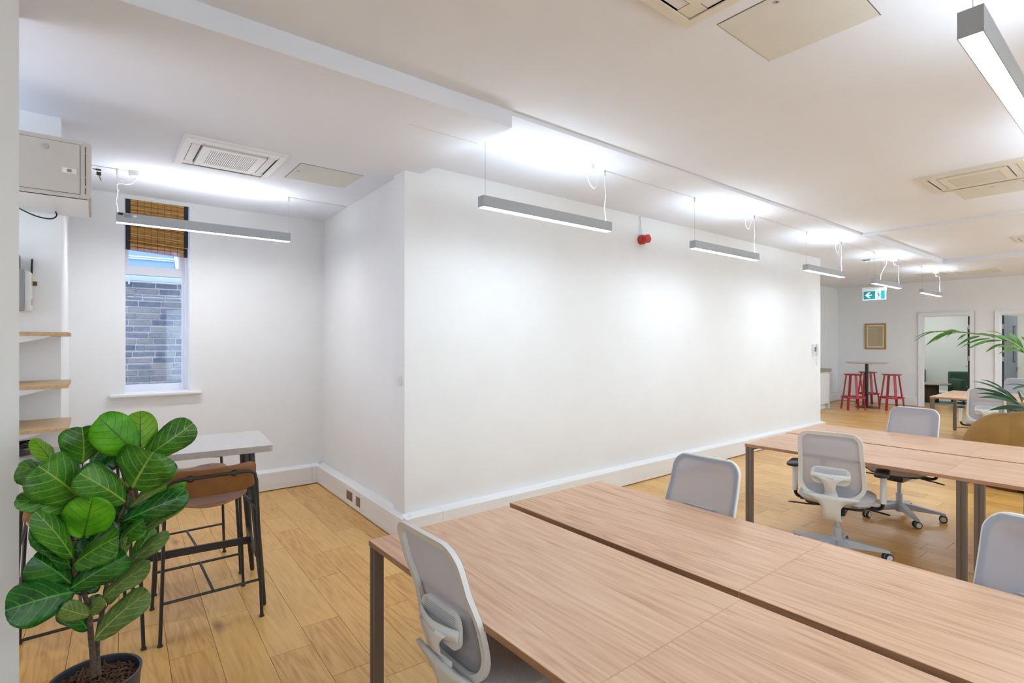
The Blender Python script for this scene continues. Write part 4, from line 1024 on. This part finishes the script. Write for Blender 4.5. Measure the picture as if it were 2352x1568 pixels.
# ------------------------------------------------------------------ mustard tub chair and palm
tub = thing('tub_chair', 'round mustard velvet tub chair behind the middle desks', 'armchair', (8.28, 1.08, 0))
def superdome(cx_, cy_, rx, ry, z0, z1, e=2.4, a0=0, a1=2*PI, K=48):
    rows = []
    for j in range(15):
        t_ = j/14; z = z0+(z1-z0)*math.sin(PI/2*t_)
        s_ = (1-(math.sin(PI/2*t_))**e)**(1/e) if t_ < 1 else .01
        s_ *= .86+.14*min(1, t_*3) if t_ < .33 else 1
        rows.append([(cx_+rx*s_*math.cos(a0+(a1-a0)*k/K), cy_+ry*s_*math.sin(a0+(a1-a0)*k/K), z) for k in range(K)])
    return MB().grid(rows, close=True)
obj('backrest', superdome(-.02, .09, .47, .45, .08, .82), 'velvet', tub)
obj('side_bolster', superdome(.0, -.09, .50, .47, .08, .855), 'velvet', tub)
obj('seat_pad', superdome(.28, 0, .42, .42, .08, .44), 'velvet', tub)
obj('plinth', MB().lathe([(0, 0), (.40, 0), (.43, .03), (.45, .09), (0, .09)], 40), 'brown_base', tub)
pts = [(-.02+.505*math.cos(a)*0-.0+0, 0, 0) for a in (0,)]
pl = thing('potted_palm', 'palm with arching green fronds entering at the right photo edge', 'plant', (8.75, .35, 0))
obj('pot', MB().lathe([(0, 0), (.16, 0), (.22, .36), (.225, .38), (.20, .38), (.195, .33), (0, .33)], 32), 'pot', pl)
LP_ = pl.location
def pw(cu_, cv_, x): p = atx(2080+cu_/5.6, 680+cv_/5.6, x); return p-LP_
def leaflet(b, t_, w, droop, parent, m):
    d = t_-b; L = d.length; n = Vector((-.75, -.45, .5)).normalized(); s_ = d.cross(n).normalized(); rows = []
    for i in range(9):
        q_ = i/8; ww = w*(math.sin(PI*(q_*.86+.14))**.8)*(1 if q_ < .99 else 0)/2; c = b+d*q_+Vector((0, 0, droop*1.5*math.sin(PI*q_)*L))
        rows.append([c-s_*ww, c-n*ww*.5*0-n*.10*ww, c+s_*ww])
    rows[-1] = [b+d]*3
    o = obj('leaflet', MB().grid(rows), m, parent); return o
px_ = 8.3/F*.80
def frond(rach, lf, x, m):
    R_ = [pw(a, b, x+.15*(i/len(rach)-1)) for i, (a, b) in enumerate(rach)]
    fr_ = obj('frond', MB().tube(smooth([Vector((0, 0, .33)), (R_[0]+Vector((0, 0, .33)))*.5+Vector((0, -.1, .1))]+R_), .009, 6), 'palm_stem', pl)
    for i, (a, b, c, d, w, *mm) in enumerate(lf):
        leaflet(pw(a, b, x-.05+.04*math.sin(i*2.3)), pw(c, d, x-.12+.14*math.sin(i*1.9)), w/5.6*8.3*.78/F*1.0, .07, fr_, mm[0] if mm else m)
frond([(1640, 860), (1523, 700), (1380, 590), (1200, 520), (950, 488), (700, 460), (520, 447), (390, 455)],
      [(420, 452, 95, 590, 14), (400, 455, 105, 545, 14), (600, 455, 255, 640, 40), (640, 470, 360, 590, 20), (620, 470, 510, 545, 10), (770, 490, 665, 570, 18), (800, 500, 705, 565, 13), (950, 515, 655, 650, 32), (1080, 545, 705, 665, 24), (1230, 570, 775, 695, 34),
       (1250, 615, 1025, 725, 30), (1450, 650, 1185, 660, 44, 'palm_pale'), (1430, 692, 1190, 745, 32), (1600, 745, 1370, 700, 38), (1510, 690, 1320, 460, 55), (1400, 600, 1120, 510, 38), (1250, 500, 1030, 455, 14), (1420, 630, 1200, 500, 44), (1300, 580, 1000, 490, 30), (700, 455, 480, 470, 22), (1160, 540, 900, 480, 24), (1620, 640, 1480, 520, 45)], 8.3, 'palm_green')
frond([(1720, 1560), (1600, 1450), (1450, 1375), (1330, 1280), (1200, 1190)],
      [(1450, 1380, 850, 1180, 34), (1440, 1370, 900, 1250, 38), (1450, 1385, 930, 1305, 46), (1400, 1330, 850, 1090, 26), (1350, 1270, 970, 1068, 24), (1560, 1460, 1060, 1472, 55), (1600, 1180, 1365, 1205, 28), (1600, 1170, 1280, 1142, 15), (1500, 1360, 1440, 1210, 24), (1600, 1490, 1350, 1475, 24), (1420, 1340, 1180, 1170, 32), (1460, 1390, 1250, 1210, 32), (1560, 1330, 1440, 1200, 26), (1620, 1420, 1470, 1290, 40)], 8.2, 'palm_dark')

# ------------------------------------------------------------------ fiddle leaf fig in the foreground
fg = thing('fiddle_leaf_fig', 'fiddle leaf fig plant with glossy green leaves in dark pot', 'plant', (.005, 2.70, 0)); FL = fg.location
obj('pot', MB().lathe([(0, 0), (.115, 0), (.13, .02), (.152, .29), (.156, .30), (.156, .305), (.146, .305), (.142, .27), (.02, .25), (0, .25)], 40), 'pot', fg)
obj('pot_lining', MB().lathe([(.145, .30), (.1415, .268)], 40, cap=False), 'pot_inner', fg)
obj('soil', MB().lathe([(.141, .262), (.10, .268), (0, .272)], 32), 'soil', fg)
mb = MB(); rc = random.Random(4)
for i in range(420):
    a = rc.uniform(0, 2*PI); r_ = .132*math.sqrt(rc.random()); l = rc.uniform(.006, .020)
    T = Matrix.Translation((r_*math.cos(a), r_*math.sin(a), .274+rc.uniform(0, .012))) @ Matrix.Rotation(rc.uniform(0, PI), 4, 'Z') @ Matrix.Rotation(rc.uniform(-.6, .6), 4, 'Y')
    mb.box(-l, l, -.003, .003, -.0015, .0015, T=T)
o = obj('bark_chips', mb, 'bark_chip', fg); o['kind'] = 'stuff'
YP = 2.70
def pp(u, v, dy=0): return aty(u, v, YP+dy)-FL
tr1 = [pp(216, 1552), pp(213, 1500), pp(208, 1450), pp(206, 1410), pp(200, 1385, .01), pp(190, 1350, .02), pp(172, 1322, .02), pp(168, 1295, .02), pp(165, 1240, .05), pp(180, 1180, .07), pp(185, 1140, .06)]
tr2 = [pp(226, 1548), pp(222, 1500, .02), pp(224, 1460, .03), pp(236, 1400, .04), pp(242, 1360, .05), pp(262, 1240, .06), pp(272, 1190, .05), pp(288, 1160, .04), pp(301, 1120, .03), pp(314, 1060, .03), pp(322, 1030, .03)]
def rad(n, a, b): return [a+(b-a)*i/(n-1) for i in range(n)]
obj('trunk', MB().tube(smooth(tr1, 1), rad(len(smooth(tr1, 1)), .0125, .004), 10), 'bark', fg)
obj('trunk', MB().tube(smooth(tr2, 1), rad(len(smooth(tr2, 1)), .0115, .004), 10), 'bark', fg)
WT = [(0, .12), (.06, .40), (.15, .58), (.30, .76), (.45, .88), (.60, .98), (.72, 1.0), (.82, .94), (.90, .79), (.95, .62), (.985, .38), (1.0, .14)]
WR = [(0, .14), (.06, .46), (.15, .70), (.30, .90), (.45, 1.0), (.60, .99), (.72, .93), (.82, .82), (.90, .66), (.95, .50), (.985, .28), (1.0, .10)]
def fleaf(b, t_, w, m, fold=.25, curl=.1, roll=0):
    d = t_-b; L = d.length; view = (FL+(b+t_)/2-Vector((0, 0, H))).normalized()
    n = (-view+Vector((0, 0, .35))).normalized(); n = (n-d*(n.dot(d)/L/L)).normalized()
    n = Matrix.Rotation(roll, 3, d.normalized()) @ n
    s_ = d.normalized().cross(n).normalized(); me = MB(); rows = []; uvs = []; bx_ = (b.x*91) % 6.28
    for t1, ww in (WR if m in ('leaf_bright', 'leaf_lime') else WT):
        row = []
        for k in range(9):
            x = k/4-1; hw_ = w*ww/2
            wav = .055*w*math.sin(t1*11+x*2.0+bx_)*abs(x)**1.5
            row.append(b+d*t1+s_*x*hw_+n*(-fold*abs(x)**1.3*hw_+curl*L*math.sin(PI*t1)+wav+.02*L*max(0, t1-.8)))
            uvs.append((.5+x*.5*ww, t1))
        rows.append(row)
    me.grid(rows); o = obj('leaf', me, m, fg, solid=.0012)
    uvl = o.data.uv_layers.new(name='UVMap')
    for lp in o.data.loops: uvl.data[lp.index].uv = uvs[lp.vertex_index]
    return o
LV = [ # base, tip, width px, material, depth base, depth tip, fold, curl, roll
 (306, 1037, 226, 958, 92, 'leaf_bright', 0, -.05, .2, .05, 0), (322, 1032, 322, 944, 72, 'leaf_lime', .03, .06, .15, .05, 0), (335, 1050, 444, 972, 74, 'leaf_mid', .02, -.02, .3, .1, .3),
 (365, 1046, 422, 1000, 24, 'leaf_dark', .04, .02, .4, .1, .9), (303, 1121, 352, 1038, 132, 'leaf_mid', -.02, -.10, .15, .05, 0), (190, 1064, 188, 980, 84, 'leaf_mid', .04, .0, .35, .1, .3),
 (122, 1064, 74, 1008, 40, 'leaf_lime', .06, .08, .2, .05, .4), (208, 1068, 240, 1026, 44, 'leaf_dark', .09, .10, .3, .1, -.5), (182, 1141, 88, 1070, 110, 'leaf_mid', -.01, -.12, .2, .05, 0),
 (150, 1110, 42, 1070, 62, 'leaf_mid', .06, .02, .5, .1, .2), (178, 1170, 35, 1148, 50, 'leaf_mid', .0, -.10, .3, .06, .2), (288, 1152, 182, 1086, 74, 'leaf_mid', -.02, -.11, .25, .08, -.1),
 (275, 1115, 190, 1072, 50, 'leaf_dark', .06, .03, .3, .1, -.4), (192, 1234, 214, 1140, 96, 'leaf_bright', -.04, -.10, .12, .05, 0), (318, 1160, 378, 1106, 44, 'leaf_lime', .06, .04, .3, .05, .3),
 (358, 1158, 427, 1108, 28, 'leaf_bright', .07, .05, .3, .05, .5), (284, 1196, 433, 1134, 60, 'leaf_dark', .02, -.04, .4, .12, .2), (318, 1225, 432, 1142, 36, 'leaf_olive', .04, -.02, .3, .03, -.3),
 (298, 1165, 405, 1074, 32, 'leaf_olive', .01, -.06, .3, .02, -.4), (318, 1125, 402, 1062, 50, 'leaf_dark', .05, .04, .3, .08, .4), (168, 1282, 80, 1174, 58, 'leaf_mid', -.03, -.10, .25, .06, .3),
 (162, 1305, 82, 1190, 70, 'leaf_dark', 0, -.05, .45, .08, .7), (169, 1297, 272, 1232, 84, 'leaf_mid', -.05, -.14, .3, .06, -.4), (165, 1342, 76, 1278, 78, 'leaf_dark', .02, -.03, .4, .1, 0),
 (172, 1358, 12, 1402, 96, 'leaf_dark', -.02, -.10, .25, .12, -.1), (160, 1352, 292, 1274, 66, 'leaf_dark', -.04, -.12, .45, .1, .2), (232, 1378, 346, 1294, 52, 'leaf_olive', -.03, -.10, .25, .08, -.3),
 (286, 1306, 388, 1222, 42, 'leaf_olive', .03, 0, .3, .06, -.3), (272, 1246, 330, 1196, 62, 'leaf_mid', .0, -.04, .3, .06, -.5), (205, 1250, 262, 1196, 60, 'leaf_dark', .04, .02, .35, .06, 0),
 (205, 1330, 268, 1236, 72, 'leaf_dark', .05, .02, .3, .1, 0), (216, 1468, 342, 1358, 66, 'leaf_olive', -.03, -.10, .2, .08, -.2), (204, 1413, 140, 1396, 44, 'leaf_olive', -.04, -.09, .2, .08, -.5),
 (204, 1412, 236, 1372, 36, 'leaf_olive', -.02, -.05, .2, .04, -.3), (203, 1446, 136, 1396, 44, 'leaf_dark', .0, -.02, .3, .1, .3), (222, 1410, 216, 1366, 32, 'leaf_dark', .06, .07, .2, .1, 0),
 (262, 1300, 292, 1232, 28, 'leaf_olive', -.01, -.03, .3, .06, .3), (248, 1388, 282, 1330, 26, 'leaf_olive', .04, .02, .3, .06, 0), (300, 1130, 240, 1175, 60, 'leaf_dark', .08, .10, .3, .08, 0),
 (265, 1215, 232, 1120, 64, 'leaf_dark', .08, .08, .2, .05, 0), (180, 1160, 230, 1110, 60, 'leaf_dark', .08, .08, .2, .05, 0), (170, 1260, 120, 1180, 60, 'leaf_dark', .06, .05, .3, .08, .3),
 (262, 1235, 340, 1190, 50, 'leaf_dark', .06, .05, .3, .08, .0), (300, 1290, 352, 1212, 34, 'leaf_mid', .05, .04, .3, .05, .2), (210, 1300, 170, 1240, 60, 'leaf_dark', .07, .08, .3, .06, 0), (230, 1075, 290, 1040, 44, 'leaf_dark', .08, .1, .3, .06, 0),
 (165, 1355, 230, 1330, 50, 'leaf_dark', .05, .06, .3, .06, 0), (195, 1345, 110, 1330, 44, 'leaf_mid', .06, .08, .3, .06, .2),
 (300, 1210, 285, 1150, 46, 'leaf_dark', .07, .09, .3, .06, 0), (312, 1100, 262, 1010, 40, 'leaf_dark', .07, .07, .3, .06, 0)]
allt = tr1+tr2
for (bu, bv, tu, tv, w, m, d0, d1, fo, cu_, ro) in LV:
    b = pp(bu, bv, d0); t_ = pp(tu, tv, d1)
    fleaf(b, t_, w*2.13/F, m, fo, cu_, ro)
    near = min(allt, key=lambda p: (p-b).length+max(0, p.z-b.z)*.8)
    if (near-b).length > .006: obj('twig', MB().tube([near, near*.5+b*.5+Vector((0, 0, -.006)), b], [.0032, .0026, .0022], 6), 'bark', fg)
